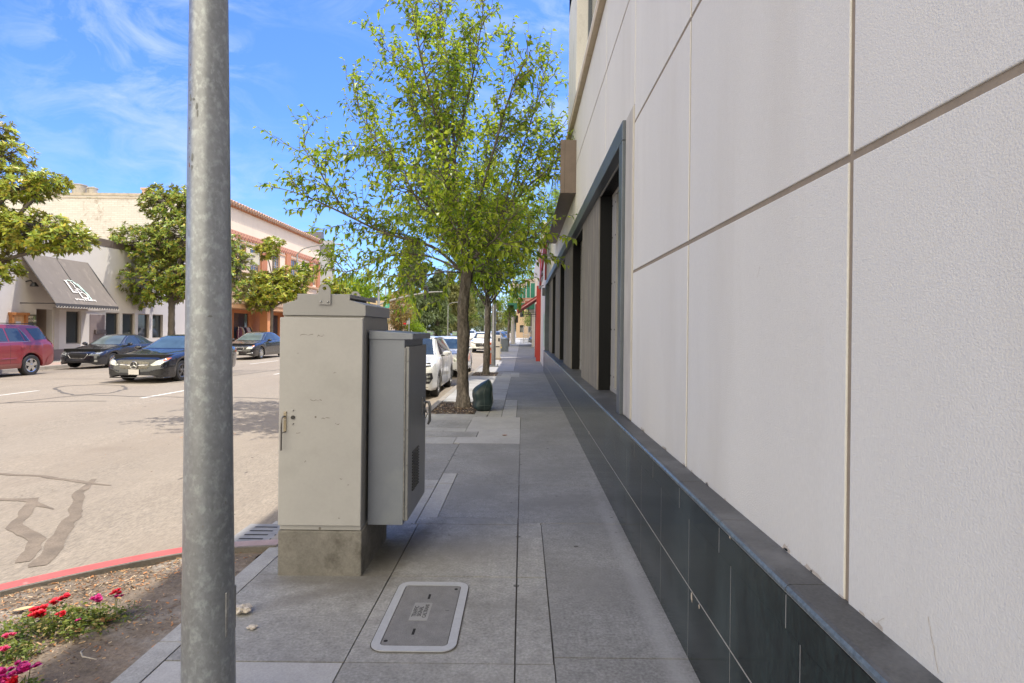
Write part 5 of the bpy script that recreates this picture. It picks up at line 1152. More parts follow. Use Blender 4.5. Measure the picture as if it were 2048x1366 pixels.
c.patch('headlight', [(.5, .56), (.8, .6), (.87, .7), (.84, .76), (.62, .7)], 'front', lens_m, mirror=True, cuts=.05); c.patch('indicator', [(.78, .68), (.86, .7), (.84, .76), (.78, .75)], 'front', amber, .01, mirror=True, cuts=.03)
c.patch('grille', [(-.38, .5), (.38, .5), (.42, .63), (-.42, .63)], 'front', trim_m, .006); c.line('grille_surround', [(-.44, .65), (-.36, .49), (.36, .49), (.44, .65), (-.44, .65)], 'front', chrome, .016)
mb = MB()
for x in (-.045, .045): mb.box(x-.012 if x < 0 else x-.008, x+.012, -.03, -.016, .52, .62)
mb.box(-.04, .04, -.03, -.016, .562, .58); mb.tube([(-.075, -.02, .505), (.075, -.02, .505), (.085, -.02, .64), (-.085, -.02, .64), (-.075, -.02, .505)], .008, 6); c.t.part('badge', mb, chrome)
c.plate(.36, -.015); c.patch('lower_intake', [(-.6, .24), (.6, .24), (.55, .31), (-.55, .31)], 'front', trim_m, .006); c.line('bumper_trim', [(.55, .33), (.86, .37)], 'front', chrome, .012, mirror=True)
for l in ([(2.75, .3), (2.75, .98)], [(1.5, .3), (1.55, .9)]): c.line('door_seam', l, 'R', trim_m, .004, -.001, mirror=True)
c.mirrors(1.7, 1.02, trim_m); c.handle(2.5, .87)

# --- white cars parked along the right kerb
white_p = M('white paint', (.74, .74, .73), .3, var=.02, fvar=0, coat=1.); wcar_group = 'white cars parked along the right kerb'
ev = dict(L=4.42, wheels=(.86, 3.56), rt=.35, gap=.05, flare=.03, spokes=(10, .02, False), rim=M('two tone alloy', (.4, .4, .4), .3, metal=.8), wo=.01,
    top=[(0, .62), (.04, .84), (.15, .93), (.8, 1.03), (1.2, 1.09), (1.28, 1.12), (1.95, 1.6), (2.4, 1.66), (3.5, 1.64), (4.0, 1.55), (4.25, 1.2), (4.38, 1.0), (4.42, .7)],
    belt=[(0, .6), (.15, .86), (.8, .96), (1.3, 1.03), (3.9, 1.12), (4.3, 1.05), (4.42, .6)], w=[(0, .62), (.03, .76), (.1, .84), (.3, .89), (.8, .91), (3.6, .91), (4.2, .87), (4.42, .7)],
    wr=[(0, .5), (.15, .68), (1.25, .78), (2., .64), (3.8, .63), (4.25, .68), (4.42, .6)], low=[(0, .3), (.08, .24), (1.5, .22), (3.3, .22), (4.2, .26), (4.42, .36)])
c = Car('parked_car', 'white SUV with dark headlight pods, nearest at the right kerb behind the cabinets', (-3.22, 15.1, -.135), ev, white_p, group=wcar_group)
c.patch('windscreen', [(-.74, 1.13), (.74, 1.13), (.62, 1.6), (-.62, 1.6)], 'front', car_glass)
for q in ([(1.62, 1.12), (2.45, 1.13), (2.45, 1.57), (2.12, 1.57)], [(2.5, 1.13), (3.45, 1.15), (3.55, 1.3), (3.3, 1.56), (2.5, 1.57)]): c.patch('window', q, 'R', car_glass, mirror=True)
c.patch('light_bar', [(.1, .80), (.8, .87), (.82, .9), (.1, .835)], 'front', lens_dark, .008, mirror=True, cuts=.05); c.line('bonnet_edge', [(.0, .79), (.45, .81), (.84, .885)], 'front', chrome, .008, mirror=True)
c.patch('headlight', [(.66, .42), (.78, .42), (.86, .56), (.84, .7), (.7, .7), (.62, .6)], 'front', lens_dark, .008, mirror=True, cuts=.05)
for z in (.5, .6): c.patch('lamp', [(.71, z-.025), (.8, z-.02), (.8, z+.03), (.71, z+.03)], 'front', lens_m, .014, mirror=True, cuts=.03)
c.patch('skid_trim', [(-.7, .27), (.7, .27), (.76, .33), (-.76, .33)], 'front', M('bronze trim', (.32, .26, .2), .5), .008); c.line('face_crease', [(.1, .78), (.3, .6), (.46, .46)], 'front', trim_m, .005, mirror=True)
mb = MB()
for x in (.34, .46): mb.prism([(x-.055, .385), (x+.055, .385), (x+.02, .43), (x-.01, .42)], 'y', -.0, .06)
c.t.part('peak_emblem', mb, white_p)
c.line('roof_rail', [(2.0, 1.585), (2.9, 1.6), (3.9, 1.56)], 'R', chrome, .016, .02, mirror=True); c.mirrors(1.72, 1.16, white_p)
for sw in (.86, 3.56): c.line('arch_cladding', [(sw + .415*math.cos(a), .35 + .415*math.sin(a)) for a in [math.pi*k/10 for k in range(11)]], 'R', M('grey cladding', (.3, .3, .3), .6), .014, mirror=True, n=2)
for l in ([(2.47, .4), (2.47, 1.1)], [(1.45, .4), (1.5, 1.0)]): c.line('door_seam', l, 'R', trim_m, .004, -.001, mirror=True)
mini = dict(L=4.35, wheels=(.85, 3.45), rt=.33, gap=.05, flare=.02, spokes=(5, .05, False),
    top=[(0, .6), (.04, .8), (.2, .9), (.9, 1.02), (1.05, 1.07), (1.9, 1.52), (2.4, 1.58), (3.4, 1.55), (4.0, 1.3), (4.3, 1.0), (4.35, .7)], belt=[(0, .58), (.2, .82), (1., .96), (3.8, 1.05), (4.35, .6)],
    w=[(0, .6), (.03, .74), (.12, .83), (.3, .875), (.8, .89), (3.6, .89), (4.2, .84), (4.35, .68)], wr=[(0, .5), (.2, .66), (1.05, .77), (1.95, .6), (3.4, .6), (4.1, .66), (4.35, .6)], low=[(0, .3), (.08, .22), (1.5, .2), (3.3, .2), (4.35, .34)])
c = Car('parked_car', 'white hatchback parked second, half hidden by the nearest tree trunk', (-3.15, 22.0, -.14), mini, white_p, group=wcar_group)
c.patch('windscreen', [(-.74, 1.08), (.74, 1.08), (.56, 1.47), (-.56, 1.47)], 'front', M('tinted windscreen', (.05, .09, .12), .03, var=.4, scale=2, fvar=0, spec=.9))
for q in ([(1.5, 1.04), (2.45, 1.06), (2.45, 1.5), (2.0, 1.47)], [(2.5, 1.06), (3.5, 1.1), (3.6, 1.2), (3.3, 1.46), (2.5, 1.5)]): c.patch('window', q, 'R', car_glass, mirror=True)
c.patch('headlight', [(.5, .62), (.82, .68), (.84, .8), (.56, .76)], 'front', lens_m, mirror=True, cuts=.05); c.patch('grille', [(-.4, .42), (.4, .42), (.44, .6), (-.44, .6)], 'front', trim_m, .006); c.plate(.5, -.02); c.patch('lower_intake', [(-.7, .26), (.7, .26), (.66, .34), (-.66, .34)], 'front', trim_m, .006); c.mirrors(1.55, 1.08, white_p)
cx = dict(L=4.58, wheels=(.9, 3.6), rt=.36, gap=.055, flare=.03, spokes=(5, .04, True), rim=dark_alloy,
    top=[(0, .66), (.05, .86), (.2, .97), (1.1, 1.08), (1.25, 1.13), (1.95, 1.6), (2.4, 1.68), (3.6, 1.65), (4.2, 1.5), (4.5, 1.1), (4.58, .7)], belt=[(0, .64), (.2, .9), (1.2, 1.02), (4., 1.12), (4.58, .65)],
    w=[(0, .64), (.03, .78), (.12, .87), (.3, .91), (.8, .925), (3.8, .925), (4.4, .86), (4.58, .7)], wr=[(0, .52), (.2, .68), (1.2, .8), (2., .64), (4., .64), (4.58, .6)], low=[(0, .34), (.08, .26), (1.5, .25), (3.4, .25), (4.58, .38)])
c = Car('parked_car', 'white SUV with wide black grille parked third, paper on its windscreen', (-3.2, 45.0, -.14), cx, white_p, group=wcar_group)
c.patch('windscreen', [(-.74, 1.15), (.74, 1.15), (.62, 1.6), (-.62, 1.6)], 'front', car_glass); c.patch('sun_shade', [(-.5, 1.2), (.1, 1.2), (.1, 1.48), (-.46, 1.48)], 'front', paper, .012)
for q in ([(1.6, 1.12), (2.5, 1.13), (2.5, 1.57), (2.1, 1.57)], [(2.56, 1.13), (3.6, 1.17), (3.3, 1.55), (2.56, 1.57)]): c.patch('window', q, 'R', car_glass, mirror=True)
c.patch('grille', [(-.4, .52), (.4, .52), (.5, .8), (-.5, .8)], 'front', trim_m, .006); c.line('grille_surround', [(-.52, .8), (-.4, .51), (.4, .51), (.52, .8)], 'front', chrome, .014)
mb = MB(); P = [(.1*math.cos(a), -.02, .7+.075*math.sin(a)) for a in [k/20*6.2832 for k in range(21)]]; mb.tube(P, .011, 6, cap=False); mb.tube([(-.085, -.02, .72), (0, -.02, .665), (.085, -.02, .72)], .01, 6); c.t.part('winged_badge', mb, chrome)
c.patch('headlight', [(.5, .74), (.84, .82), (.85, .88), (.52, .82)], 'front', lens_dark, mirror=True, cuts=.05); c.patch('lower_intake', [(-.72, .28), (.72, .28), (.76, .4), (-.76, .4)], 'front', trim_m, .008); c.plate(.46, -.03); c.mirrors(1.65, 1.16, white_p)
# --- cars far down the street (too small in the photo to show parts beyond glass and wheels)
def far_car(label, loc, spec, m, rz=0):
    c = Car('parked_car', label, loc, spec, m, rz); sp = spec
    zb = interp(sp['belt'], 2.) + .03; zt = max(p[1] for p in sp['top']) - .08
    c.patch('windscreen', [(-.68, zb+.05), (.68, zb+.05), (.56, zt), (-.56, zt)], 'front', car_glass)
    for q in ([(1.7, zb), (2.5, zb), (2.5, zt-.02), (2.1, zt-.05)], [(2.56, zb), (3.4, zb+.02), (3.2, zt-.06), (2.56, zt-.02)]): c.patch('window', q, 'R', car_glass, mirror=True)
    c.patch('headlight', [(.5, .66), (.8, .7), (.8, .78), (.52, .74)], 'front', lens_m, mirror=True); return c
grey_p = paint('grey paint', (.2, .2, .21), .5)
far_car('white pickup sized car parked behind the pale kiosk', (-3.1, 62.0, -.14), cx, white_p); far_car('dark car parked beyond the litter bin', (-3.1, 80.0, -.14), accord, black_paint)
far_car('silver car at the kerb far down the right side', (-3.1, 96.0, -.14), mini, grey_p); far_car('white car driving far down the road left of the parked SUV', (-8.4, 92.0, .0), mini, white_p)
far_car('dark car parked on the forecourt by the wire fence', (.85, 70.0, .0), mini, black_paint, R(-80)); far_car('white car parked beneath the park conifers', (-22.0, 124.0, -.1), cx, white_p, R(70)); far_car('silver car parked in the shade under the conifers', (-16.5, 134.0, -.1), mini, grey_p, R(80))
# ------------------------------------------------------------------ buildings across the road
FX = -22.85
def facade(mb, X, y0, y1, z0, z1, opens, depth, m=0, mrev=0):
    """wall facing +x with rectangular openings (ya, yb, za, zb) and their reveals"""
    ys = sorted({y0, y1} | {o[0] for o in opens} | {o[1] for o in opens}); zs = sorted({z0, z1} | {o[2] for o in opens} | {o[3] for o in opens})
    for a, b in zip(ys[:-1], ys[1:]):
        for c, d in zip(zs[:-1], zs[1:]):
            if any(o[0] <= (a+b)/2 <= o[1] and o[2] <= (c+d)/2 <= o[3] for o in opens): continue
            mb.poly([(X, a, c), (X, b, c), (X, b, d), (X, a, d)], m)
    for (a, b, c, d) in opens:
        x = X - depth
        mb.poly([(X, a, c), (X, a, d), (x, a, d), (x, a, c)], mrev); mb.poly([(X, b, c), (x, b, c), (x, b, d), (X, b, d)], mrev)
        mb.poly([(X, a, d), (X, b, d), (x, b, d), (x, a, d)], mrev); mb.poly([(X, a, c), (x, a, c), (x, b, c), (X, b, c)], mrev)
brew_w = M('grey stucco', (.62, .585, .545), .9, var=.05, scale=.7, fvar=.03, bump=.2, stain=(.56, .525, .485), stain_s=.8)
beige_w = M('entrance beige stucco', (.34, .27, .215), .9, var=.05, scale=1)
mauve = M('mauve base paint', (.25, .2, .19), .85, var=.08, scale=2)
dk_fascia = M('brown parapet', (.13, .1, .085), .8, var=.12, scale=1.2)
shop_glass = glass_mat('shop window glass', (.012, .018, .02), .035)
Bw = Thing('brewery_building', 'low pale grey stucco building with dark slanted awning and plate windows', 'building', (FX, 30, 0))
W1 = (28.79, 29.77, .764, 2.445); WS = [(31.53, 32.6, .95, 2.44), (32.84, 33.9, .95, 2.44), (34.17, 35.21, .95, 2.44), (35.5, 36.54, .95, 2.44)]; DR = (27.02, 27.95, 0., 2.465)
p = MB(); facade(p, FX, 8, 42.9, -.02, 6.02, [W1, DR] + WS, .3)
p.poly([(FX, 8, 0), (FX, 8, 6.02), (-40, 8, 6.02), (-40, 8, 0)]); p.poly([(FX, 42.9, 0), (-40, 42.9, 0), (-40, 42.9, 6.02), (FX, 42.9, 6.02)])
Bw.part('wall', p, brew_w, fix=False)
p = MB(); p.box(-40, FX+.02, 7.9, 42.95, 6.021, 6.42); p.box(-40, FX-.3, 8, 42.9, 6.421, 6.5); Bw.part('parapet', p, dk_fascia, bevel=.01)
for (a, b, c, d) in [(28.0, 31.35, 0, .52), (37.0, 42.9, 0, .5), (8, 25.6, 0, .5)]: p = MB(); p.box(FX, FX+.025, a, b, c, d); Bw.part('painted_base', p, mauve)
p = MB(); p.box(FX, FX+.022, 30.35, 31.42, .523, 2.3); Bw.part('painted_panel', p, mauve)
p = MB(); p.box(FX-1.6, FX-1.55, 26.9, 28.05, 0, 2.5); p.box(FX-1.55, FX-.301, 27.951, 28.05, 0, 2.5); p.box(FX-1.55, FX-.301, 26.9, 27.019, 0, 2.5); p.box(FX-1.55, FX-.301, 26.9, 28.05, 2.466, 2.52)
Bw.part('entrance_recess', p, beige_w)
p = MB(); p.box(FX+.001, FX+.05, 28.0, 28.3, .521, 2.5); p.box(FX+.001, FX+.05, 28.0, 31.4, 2.48, 2.56); Bw.part('door_trim', p, M('pale trim', (.52, .47, .42), .85, var=.05), bevel=.004)
for i, (a, b, c, d) in enumerate([W1] + WS):
    p = MB(); t = .05
    p.box(FX-.2, FX-.1, a, a+t, c, d); p.box(FX-.2, FX-.1, b-t, b, c, d); p.box(FX-.2, FX-.1, a+t, b-t, c, c+t); p.box(FX-.2, FX-.1, a+t, b-t, d-t, d)
    o = Bw.part('window', p, M('window frame beige', (.36, .31, .26), .6, var=.05)); p = MB(); p.box(FX-.16, FX-.15, a+t, b-t, c+t, d-t); Bw.part('pane', p, shop_glass, o)
p = MB(); p.box(FX-2.2, FX-.31, 28.5, 36.8, .0, 2.6); Bw.part('interior', p, dark)
# awning
aw_m = M('faded dark canvas', (.17, .148, .13), .85, var=.07, scale=1.5, fine=30, fvar=.04, stain=(.25, .215, .185), stain_s=2, stretch=(1, 1.5, .6))
ay0, ay1, ax, az0, az1 = 26.11, 30.18, -21.22, 2.72, 5.0
p = MB(); n = 12
for i in range(n):
    for k in range(8):
        def pt(i, k): t = k/8; sag = -.03*math.sin(math.pi*t)*(1 - .6*abs(math.sin(math.pi*i/n*4))); return (FX + (ax-FX)*t + sag*.6, ay0 + (ay1-ay0)*i/n, az1 + (az0-az1)*t + sag*.6)
        p.poly([pt(i, k), pt(i, k+1), pt(i+1, k+1), pt(i+1, k)])
va = MB()
for i in range(24):
    a, b = ay0 + (ay1-ay0)*i/24, ay0 + (ay1-ay0)*(i+1)/24; m_ = (a+b)/2
    va.poly([(ax, a, az0), (ax, b, az0), (ax+.015, b, az0-.13), (ax+.02, b-.03, az0-.185), (ax+.02, m_, az0-.205), (ax+.02, a+.03, az0-.185), (ax+.015, a, az0-.13)])
awn = Bw.part('awning', p, aw_m, fix=False, merge=False)
va.poly([(FX, ay1, az1), (ax, ay1, az0), (ax, ay1, az0-.15), (FX, ay1, az0-.15)]); Bw.part('valance', va, M('charcoal and shadow canvas', (.06, .057, .06), .85, var=.15, scale=4), awn, fix=False)  # charcoal valance; end panel coloured dark as the shadow at the awning end
md = awn.modifiers.new('Solidify', 'SOLIDIFY'); md.thickness = .012
p = MB()
for i in range(24):
    a, b = ay0 + (ay1-ay0)*i/24, ay0 + (ay1-ay0)*(i+1)/24; m_ = (a+b)/2; p.tube([(ax+.022, a, az0-.13), (ax+.024, a+.03, az0-.187), (ax+.024, m_, az0-.207), (ax+.024, b-.03, az0-.187), (ax+.022, b, az0-.13)], .013, 5)
Bw.part('scalloped_edging', p, M('edging white', (.6, .55, .48), .8), awn)
p = MB()
for yy in (ay0+.03, ay0+2.0, ay1-.05): p.tube([(FX, yy, az1-.03), (ax-.02, yy, az0-.01)], .02, 6); p.tube([(FX, yy, az0-.02), (ax-.03, yy, az0-.02)], .022, 6)
p.tube([(ax-.03, ay0, az0-.02), (ax-.03, ay1, az0-.02)], .02, 6); Bw.part('awning_frame', p, trim_m, awn)
sl = Vector((ax-FX, 0, az0-az1)).normalized(); nrm = Vector((0, 1, 0)).cross(-sl)
def on_aw(t, y): return Vector((FX + (ax-FX)*t, y, az1 + (az0-az1)*t)) + nrm*.03
logo = MB(); tm = text_mb('brewery & distillery', .165, .003, bold=.005); xf(tm, basis(on_aw(.9, 28.12), (0, 1, 0), -sl)); logo.add(tm.v, tm.f)
def bar(y0, t0, y1, t1, wd, m=0):
    y0, y1 = 27.55 + (y0-27.9)*.87, 27.55 + (y1-27.9)*.87; wd *= .85; a, b = on_aw(t0, y0), on_aw(t1, y1); d = (b-a).normalized(); s = d.cross(nrm)*wd*.5; logo.add([a-s, b-s, b+s, a+s], [(0, 1, 2, 3)], m)
for seg in [(28.0, .50, 28.0, .76, .11), (27.9, .505, 28.1, .505, .05), (27.98, .745, 28.32, .745, .07), (28.22, .70, 28.42, .70, .06), (28.42, .68, 28.42, .87, .09), (28.4, .862, 28.86, .862, .07), (28.5, .745, 28.72, .745, .05), (28.72, .745, 28.84, .79, .06), (28.84, .785, 28.86, .862, .07), (28.3, .52, 28.42, .58, .06), (28.42, .58, 28.38, .65, .06), (28.38, .65, 28.6, .68, .06), (28.6, .68, 28.7, .72, .05)]: bar(*seg)
for seg in [(28.5, .53, 28.9, .70, .04), (28.62, .53, 29.0, .74, .04), (28.75, .55, 29.05, .80, .05), (28.9, .68, 29.02, .875, .1), (28.15, .49, 28.5, .5, .05), (28.5, .5, 28.62, .56, .05), (28.72, .64, 28.92, .72, .08)]: bar(*seg, 1)
Bw.part('awning_lettering', logo, [M('awning print white', (.8, .78, .74), .7), M('awning print mint', (.55, .72, .64), .7)], awn, fix=False)
p = MB(); p.tube([(FX+.02, ay0+.3, 3.7), (FX+.25, ay0+.3, 3.75), (FX+.38, ay0+.3, 3.6)], .03, 8); p.lathe([(.06, .12), (.1, .06), (.17, -.06), (.16, -.07)], 16, 'z', (FX+.4, ay0+.3, 3.55)); Bw.part('wall_lamp', p, trim_m)
p = MB(); p.box(FX+.025, FX+.14, 30.62, 31.42, 1.27, 1.31)
for k in range(5): p.box(FX+.024, FX+.12, 30.64+k*.155, 30.78+k*.155, 1.312, 1.49)
tag(p.build('letter_box', M('letterbox metal', (.17, .14, .13), .5, metal=.4, var=.1), None, (FX, 31, 1.27), bevel=.006), 'row of small grey letterboxes on the mauve wall panel', 'letterbox').location = (FX, 31, 1.27)
Mb = Thing('menu_board', 'orange wooden menu board with a white paper beside the entrance', 'board', (FX, 26, 1.2)); wood_m = M('orange stained wood', (.42, .17, .05), .6, var=.25, scale=3, stretch=(1, 6, .6)); wood_l = M('light wood panel', (.6, .36, .17), .6, var=.15, scale=3, stretch=(1, 8, .6))
p = MB(); p.box(FX+.003, FX+.06, 25.65, 26.35, 1.15, 2.18); Mb.part('panel', p, wood_l)
p = MB(); p.box(FX+.003, FX+.16, 25.56, 25.68, 1.1, 2.22); p.box(FX+.003, FX+.16, 26.28, 26.4, 1.1, 2.22); p.box(FX+.003, FX+.2, 25.52, 26.44, 2.14, 2.26); Mb.part('frame', p, wood_m, bevel=.008)
p = MB(); p.box(FX+.061, FX+.065, 25.86, 26.12, 1.5, 1.86); Mb.part('paper', p, plate_m)
Ls = Thing('bar_sign', 'small dark sign with cream capitals left of the doorway', 'sign', (FX, 26.7, 1.5))
p = MB(); p.box(FX+.003, FX+.04, 26.42, 26.99, 1.62, 2.19); sb = Ls.part('board', p, M('sign olive dark', (.1, .09, .06), .6, var=.5, scale=5), bevel=.004)
lt = MB()
for s, z in (('LAST', 2.06), ('BUTTON', 1.9)): tm = text_mb(s, .155 if s == 'LAST' else .125, .003, align='LEFT', bold=.006); xf(tm, basis((FX+.043, 26.45, z), (0, 1, 0), (0, 0, 1))); lt.add(tm.v, tm.f)
Ls.part('lettering', lt, M('cream letters', (.7, .64, .5), .6), fix=False)
p = MB()
for (y0, z0, y1, z1) in [(26.72, 1.64, 26.96, 1.7), (26.8, 2.12, 26.93, 1.8), (26.46, 1.7, 26.9, 1.73)]: p.box(FX+.041, FX+.043, y0, y1, min(z0, z1), max(z0, z1)-.02 if abs(z1-z0) < .1 else max(z0, z1))
Ls.parts('artwork', p, M('sign green', (.2, .25, .12), .7, var=.4, scale=9))

# orange and cream two-storey building
cream = M('cream stucco', (.76, .63, .5), .9, var=.05, scale=.8, fvar=.02, stain=(.7, .57, .45), stain_s=.8)
orange_m = M('terracotta paint', (.52, .21, .105), .8, var=.08, scale=1.5); salmon = M('salmon frieze', (.55, .27, .18), .85, var=.08)
tile_m = M('clay roof tile', (.46, .28, .19), .85, var=.2, scale=9, stain=(.6, .48, .38), stain_s=14, stain_lo=.5, stain_hi=.7)
pale_or = M('pale orange trim', (.66, .4, .25), .85, var=.06)
m_, nt, out = nt_new('white painted brick'); b = N(nt, 'ShaderNodeBsdfPrincipled'); L(nt, b, 0, out, 0); mp = coords(nt); sw_ = N(nt, 'ShaderNodeMapping'); L(nt, mp, 0, sw_, 'Vector'); sw_.inputs['Rotation'].default_value = (R(90), 0, 0)
bt = N(nt, 'ShaderNodeTexBrick'); L(nt, sw_, 0, bt, 'Vector'); bt.inputs['Scale'].default_value = 1.; bt.inputs['Brick Width'].default_value = .42; bt.inputs['Row Height'].default_value = .14; bt.inputs['Mortar Size'].default_value = .014
bt.inputs['Color1'].default_value = (.57, .555, .535, 1); bt.inputs['Color2'].default_value = (.64, .625, .605, 1); bt.inputs['Mortar'].default_value = (.5, .48, .455, 1)
mpz = N(nt, 'ShaderNodeMapping'); L(nt, mp, 0, mpz, 'Vector'); nz = noise_n(nt, mpz, 3.5, 6, .75); nl = noise_n(nt, mp, .28, 3); mu_ = N(nt, 'ShaderNodeMath', operation='MULTIPLY'); L(nt, nz, 0, mu_, 0); L(nt, nl, 0, mu_, 1)
x = mixc(nt, ramp(nt, (mu_, 0), .3, .4), (bt, 0), (.36, .3, .26)); nt.links.new(x[0].outputs[x[1]], b.inputs['Base Color']); b.inputs['Roughness'].default_value = .9
brick_m = m_
Ob = Thing('corner_shop_building', 'two storey cream and terracotta building with clay tile cornice', 'building', (FX, 54, 0))
YA, YB, ZT = 43.0, 64.45, 11.25
wins = [(44.2, 45.9, 6.38, 8.43), (48.1, 49.86, 6.38, 8.43), (46.3, 47.4, 6.38, 8.43), (52.3, 54.0, 6.38, 8.43), (56.42, 58.25, 6.38, 8.43), (59.75, 61.4, 6.38, 8.43), (62.2, 63.4, 6.38, 8.43)]
p = MB(); facade(p, FX, YA+.32, YB, 5.2, ZT, wins, .3, 0, 1); p.poly([(FX, YB, 0), (-50, YB, 0), (-50, YB, ZT), (FX, YB, ZT)]); p.poly([(FX, YA+.3, ZT), (FX, YB, ZT), (-50, YB, ZT), (-50, YA+.3, ZT)])
Ob.part('wall', p, [cream, pale_or], fix=False)
p = MB(); p.box(-52, FX, YA, YA+.31, 0, 11.42); Ob.part('brick_side_wall', p, brick_m)
p = MB(); p.box(-52, FX+.02, YA-.05, YA+.4, 11.421, 11.62); p.box(-52, FX-.2, YA-.04, YA-.001, 11.2, 11.3); Ob.part('coping', p, M('worn coping', (.5, .44, .37), .9, var=.15, scale=2, stain=(.2, .22, .13), stain_s=2.5))
p = MB(); p.box(-27.6, -25.2, YA-.06, YA-.002, 6.4, 8.1); Ob.part('bricked_up_window', p, M('brown panel', (.28, .2, .15), .9, var=.2, scale=3, stretch=(6, 1, .5)))
p = MB()
k = 0; y = YA + .4
while y < YB - .3:
    p.tube([(FX-.55, y+.2, 11.62), (FX+.42, y+.2, 11.30)], .19, 8); p.box(FX-.1, FX+.3, y-.03, y+.06, 11.12, 11.28); y += .47
p.box(FX-.3, FX+.34, YA+.35, YB+.1, 11.26, 11.3); Ob.part('tile_cornice', p, tile_m, fix=True, smooth=40)
p = MB(); p.box(FX-.05, FX+.22, YA+.35, YB+.05, 11.1, 11.19); Ob.part('cornice_moulding', p, orange_m)
p = MB(); p.box(FX+.001, FX+.1, YA+.36, YB-.3, 9.0, 9.33); y = YA + .5
while y < YB - .7: p.cyl((FX+.02, y+.2, 8.98), .19, .09, 'x', 12); y += .48
Ob.part('arched_frieze', p, salmon)
p = MB(); y = YA + .5
while y < YB - .7: p.cyl((FX+.09, y+.2, 8.96), .1, .025, 'x', 10); p.cyl((FX+.085, y+.44, 9.2), .055, .02, 'x', 8); y += .48
Ob.part('frieze_recesses', p, M('frieze shadow paint', (.27, .1, .07), .9))
for a, b in [(43.4, 44.1), (49.95, 51.1), (55.2, 56.3), (61.5, 62.15), (63.5, 64.4)]: p = MB(); p.box(FX+.001, FX+.13, a, b, 6.2, 8.82); Ob.part('pilaster', p, orange_m, bevel=.01)
p = MB(); p.box(FX+.001, FX+.18, YA+.4, YB, 5.98, 6.16); p.box(FX+.001, FX+.07, YA+.4, YB, 8.5, 8.62); Ob.part('sill_band', p, pale_or, bevel=.01)
gl_m = glass_mat('upper pane', (.1, .13, .16), .06)
for (a, b, c, d) in wins:
    p = MB(); t = .06; X = FX - .2
    for y in [a + (b-a)*i/4 for i in range(5)]: p.box(X, X+.07, max(a, y-.022), min(b, y+.022), c, d)
    for z in [c, c+.5, c+1.0, c+1.5, d-.05]: p.box(X, X+.06, a, b, z, z+.05)
    o = Ob.part('window', p, M('window bars', (.5, .4, .34), .7)); p = MB(); p.box(X+.02, X+.03, a, b, c+.01, d-.01); Ob.part('pane', p, gl_m, o)
p = MB(); p.box(-25.5, FX-.6, YA+.5, YB-.5, 6.0, 9.0); Ob.part('interior', p, M('dim interior', (.06, .055, .05), .9))
p = MB(); p.box(-25, FX+.35, YA+.33, YB, 3.56, 5.26); y = YA + .4
can = Ob.part('canopy', p, M('ribbed cladding', (.58, .44, .33), .8, var=.05)); p = MB()
while y < YB - .1: p.box(FX+.35, FX+.38, y, y+.09, 3.6, 5.22); y += .17
p.box(FX+.35, FX+.4, YA+.35, YB, 5.2, 5.3); Ob.part('canopy_ribs', p, M('cladding ribs', (.6, .45, .34), .8), can)
p = MB(); p.box(-25, FX+.3, YA+.33, YB, 3.2, 3.555); Ob.part('fascia', p, M('orange fascia', (.6, .36, .2), .85), bevel=.01)
op_m = M('orange pier', (.7, .32, .14), .85, var=.06)
for a in (43.4, 51.5, 58.6, 63.3): p = MB(); p.box(FX-.7, FX-.001, a, a+1.1, 0, 3.199); Ob.part('pier', p, op_m, bevel=.01)
p = MB(); facade(p, -24.4, YA+.4, YB-.1, 0, 3.2, [(48.6, 51.2, .7, 2.9), (46.0, 47.6, 0, 2.6), (53.5, 57.5, .6, 2.9)], .2); Ob.part('shop_wall', p, M('shopfront orange', (.5, .2, .08), .85, var=.08), fix=False)
p = MB(); p.box(-27, -26.9, YA+.5, YB-.2, 0, 3.2); Ob.part('shop_interior', p, M('shop back wall', (.1, .06, .04), .9))
p = MB(); p.box(-24.5, -24.49, 48.6, 51.2, .7, 2.9); p.box(-24.5, -24.49, 53.5, 57.5, .6, 2.9); Ob.parts('shop_window', p, glass_mat('shop pane', (.05, .06, .07), .03))
p = MB(); p.cyl((-24.38, 46.8, 2.25), .72, .03, 'x', 24); p.cyl((-24.36, 46.8, 2.25), .58, .03, 'x', 24, 1); Ob.part('door_arch', p, [pale_or, M('fanlight', (.45, .4, .37), .5)])
p = MB(); r = random.Random(4); cm = [M('cloth '+n_, c_, .9) for n_, c_ in (('white', (.6, .55, .55)), ('plum', (.2, .08, .16)), ('tan', (.4, .26, .12)), ('black', (.02, .02, .025)))]
Dz = Thing('clothing_display', 'rack of clothes outside the orange shop window', 'clothes rack', (-23.9, 49.6, 0)); p.tube([(-23.9, 48.4, 0), (-23.9, 48.4, 1.7), (-23.9, 50.6, 1.7), (-23.9, 50.6, 0)], .02, 6); Dz.part('rail', p, chrome)
for i in range(11):
    y = 48.55 + i*.19; p = MB(); p.prism([(-24.12, .75), (-23.68, .75), (-23.66, 1.35), (-23.78, 1.62), (-23.9, 1.7), (-24.02, 1.62), (-24.14, 1.35)], 'y', y, y+.06); Dz.part('garment', p, cm[r.randint(0, 3)], bevel=.02)
Hs = Thing('hanging_sign', 'white double sided sign projecting from the cream upper storey', 'sign', (FX, 47.3, 6.7))
p = MB(); p.box(FX+.15, FX+1.6, 46.2, 46.34, 6.72, 7.68); Hs.part('panel', p, M('sign white', (.66, .68, .68), .6, var=.05), bevel=.01)
p = MB(); p.box(FX+.0, FX+.15, 46.25, 46.29, 7.5, 7.55); p.box(FX, FX+.15, 46.25, 46.29, 6.85, 6.9); Hs.part('bracket', p, trim_m)
p = MB()
for (x0, x1, z0, z1) in [(.4, 1.25, 7.32, 7.46), (.45, 1.1, 7.12, 7.22), (.6, 1.15, 6.86, 6.92)]:
    x = x0
    while x < x1: p.box(FX+x, FX+x+.07, 46.19, 46.2, z0, z1); x += .105
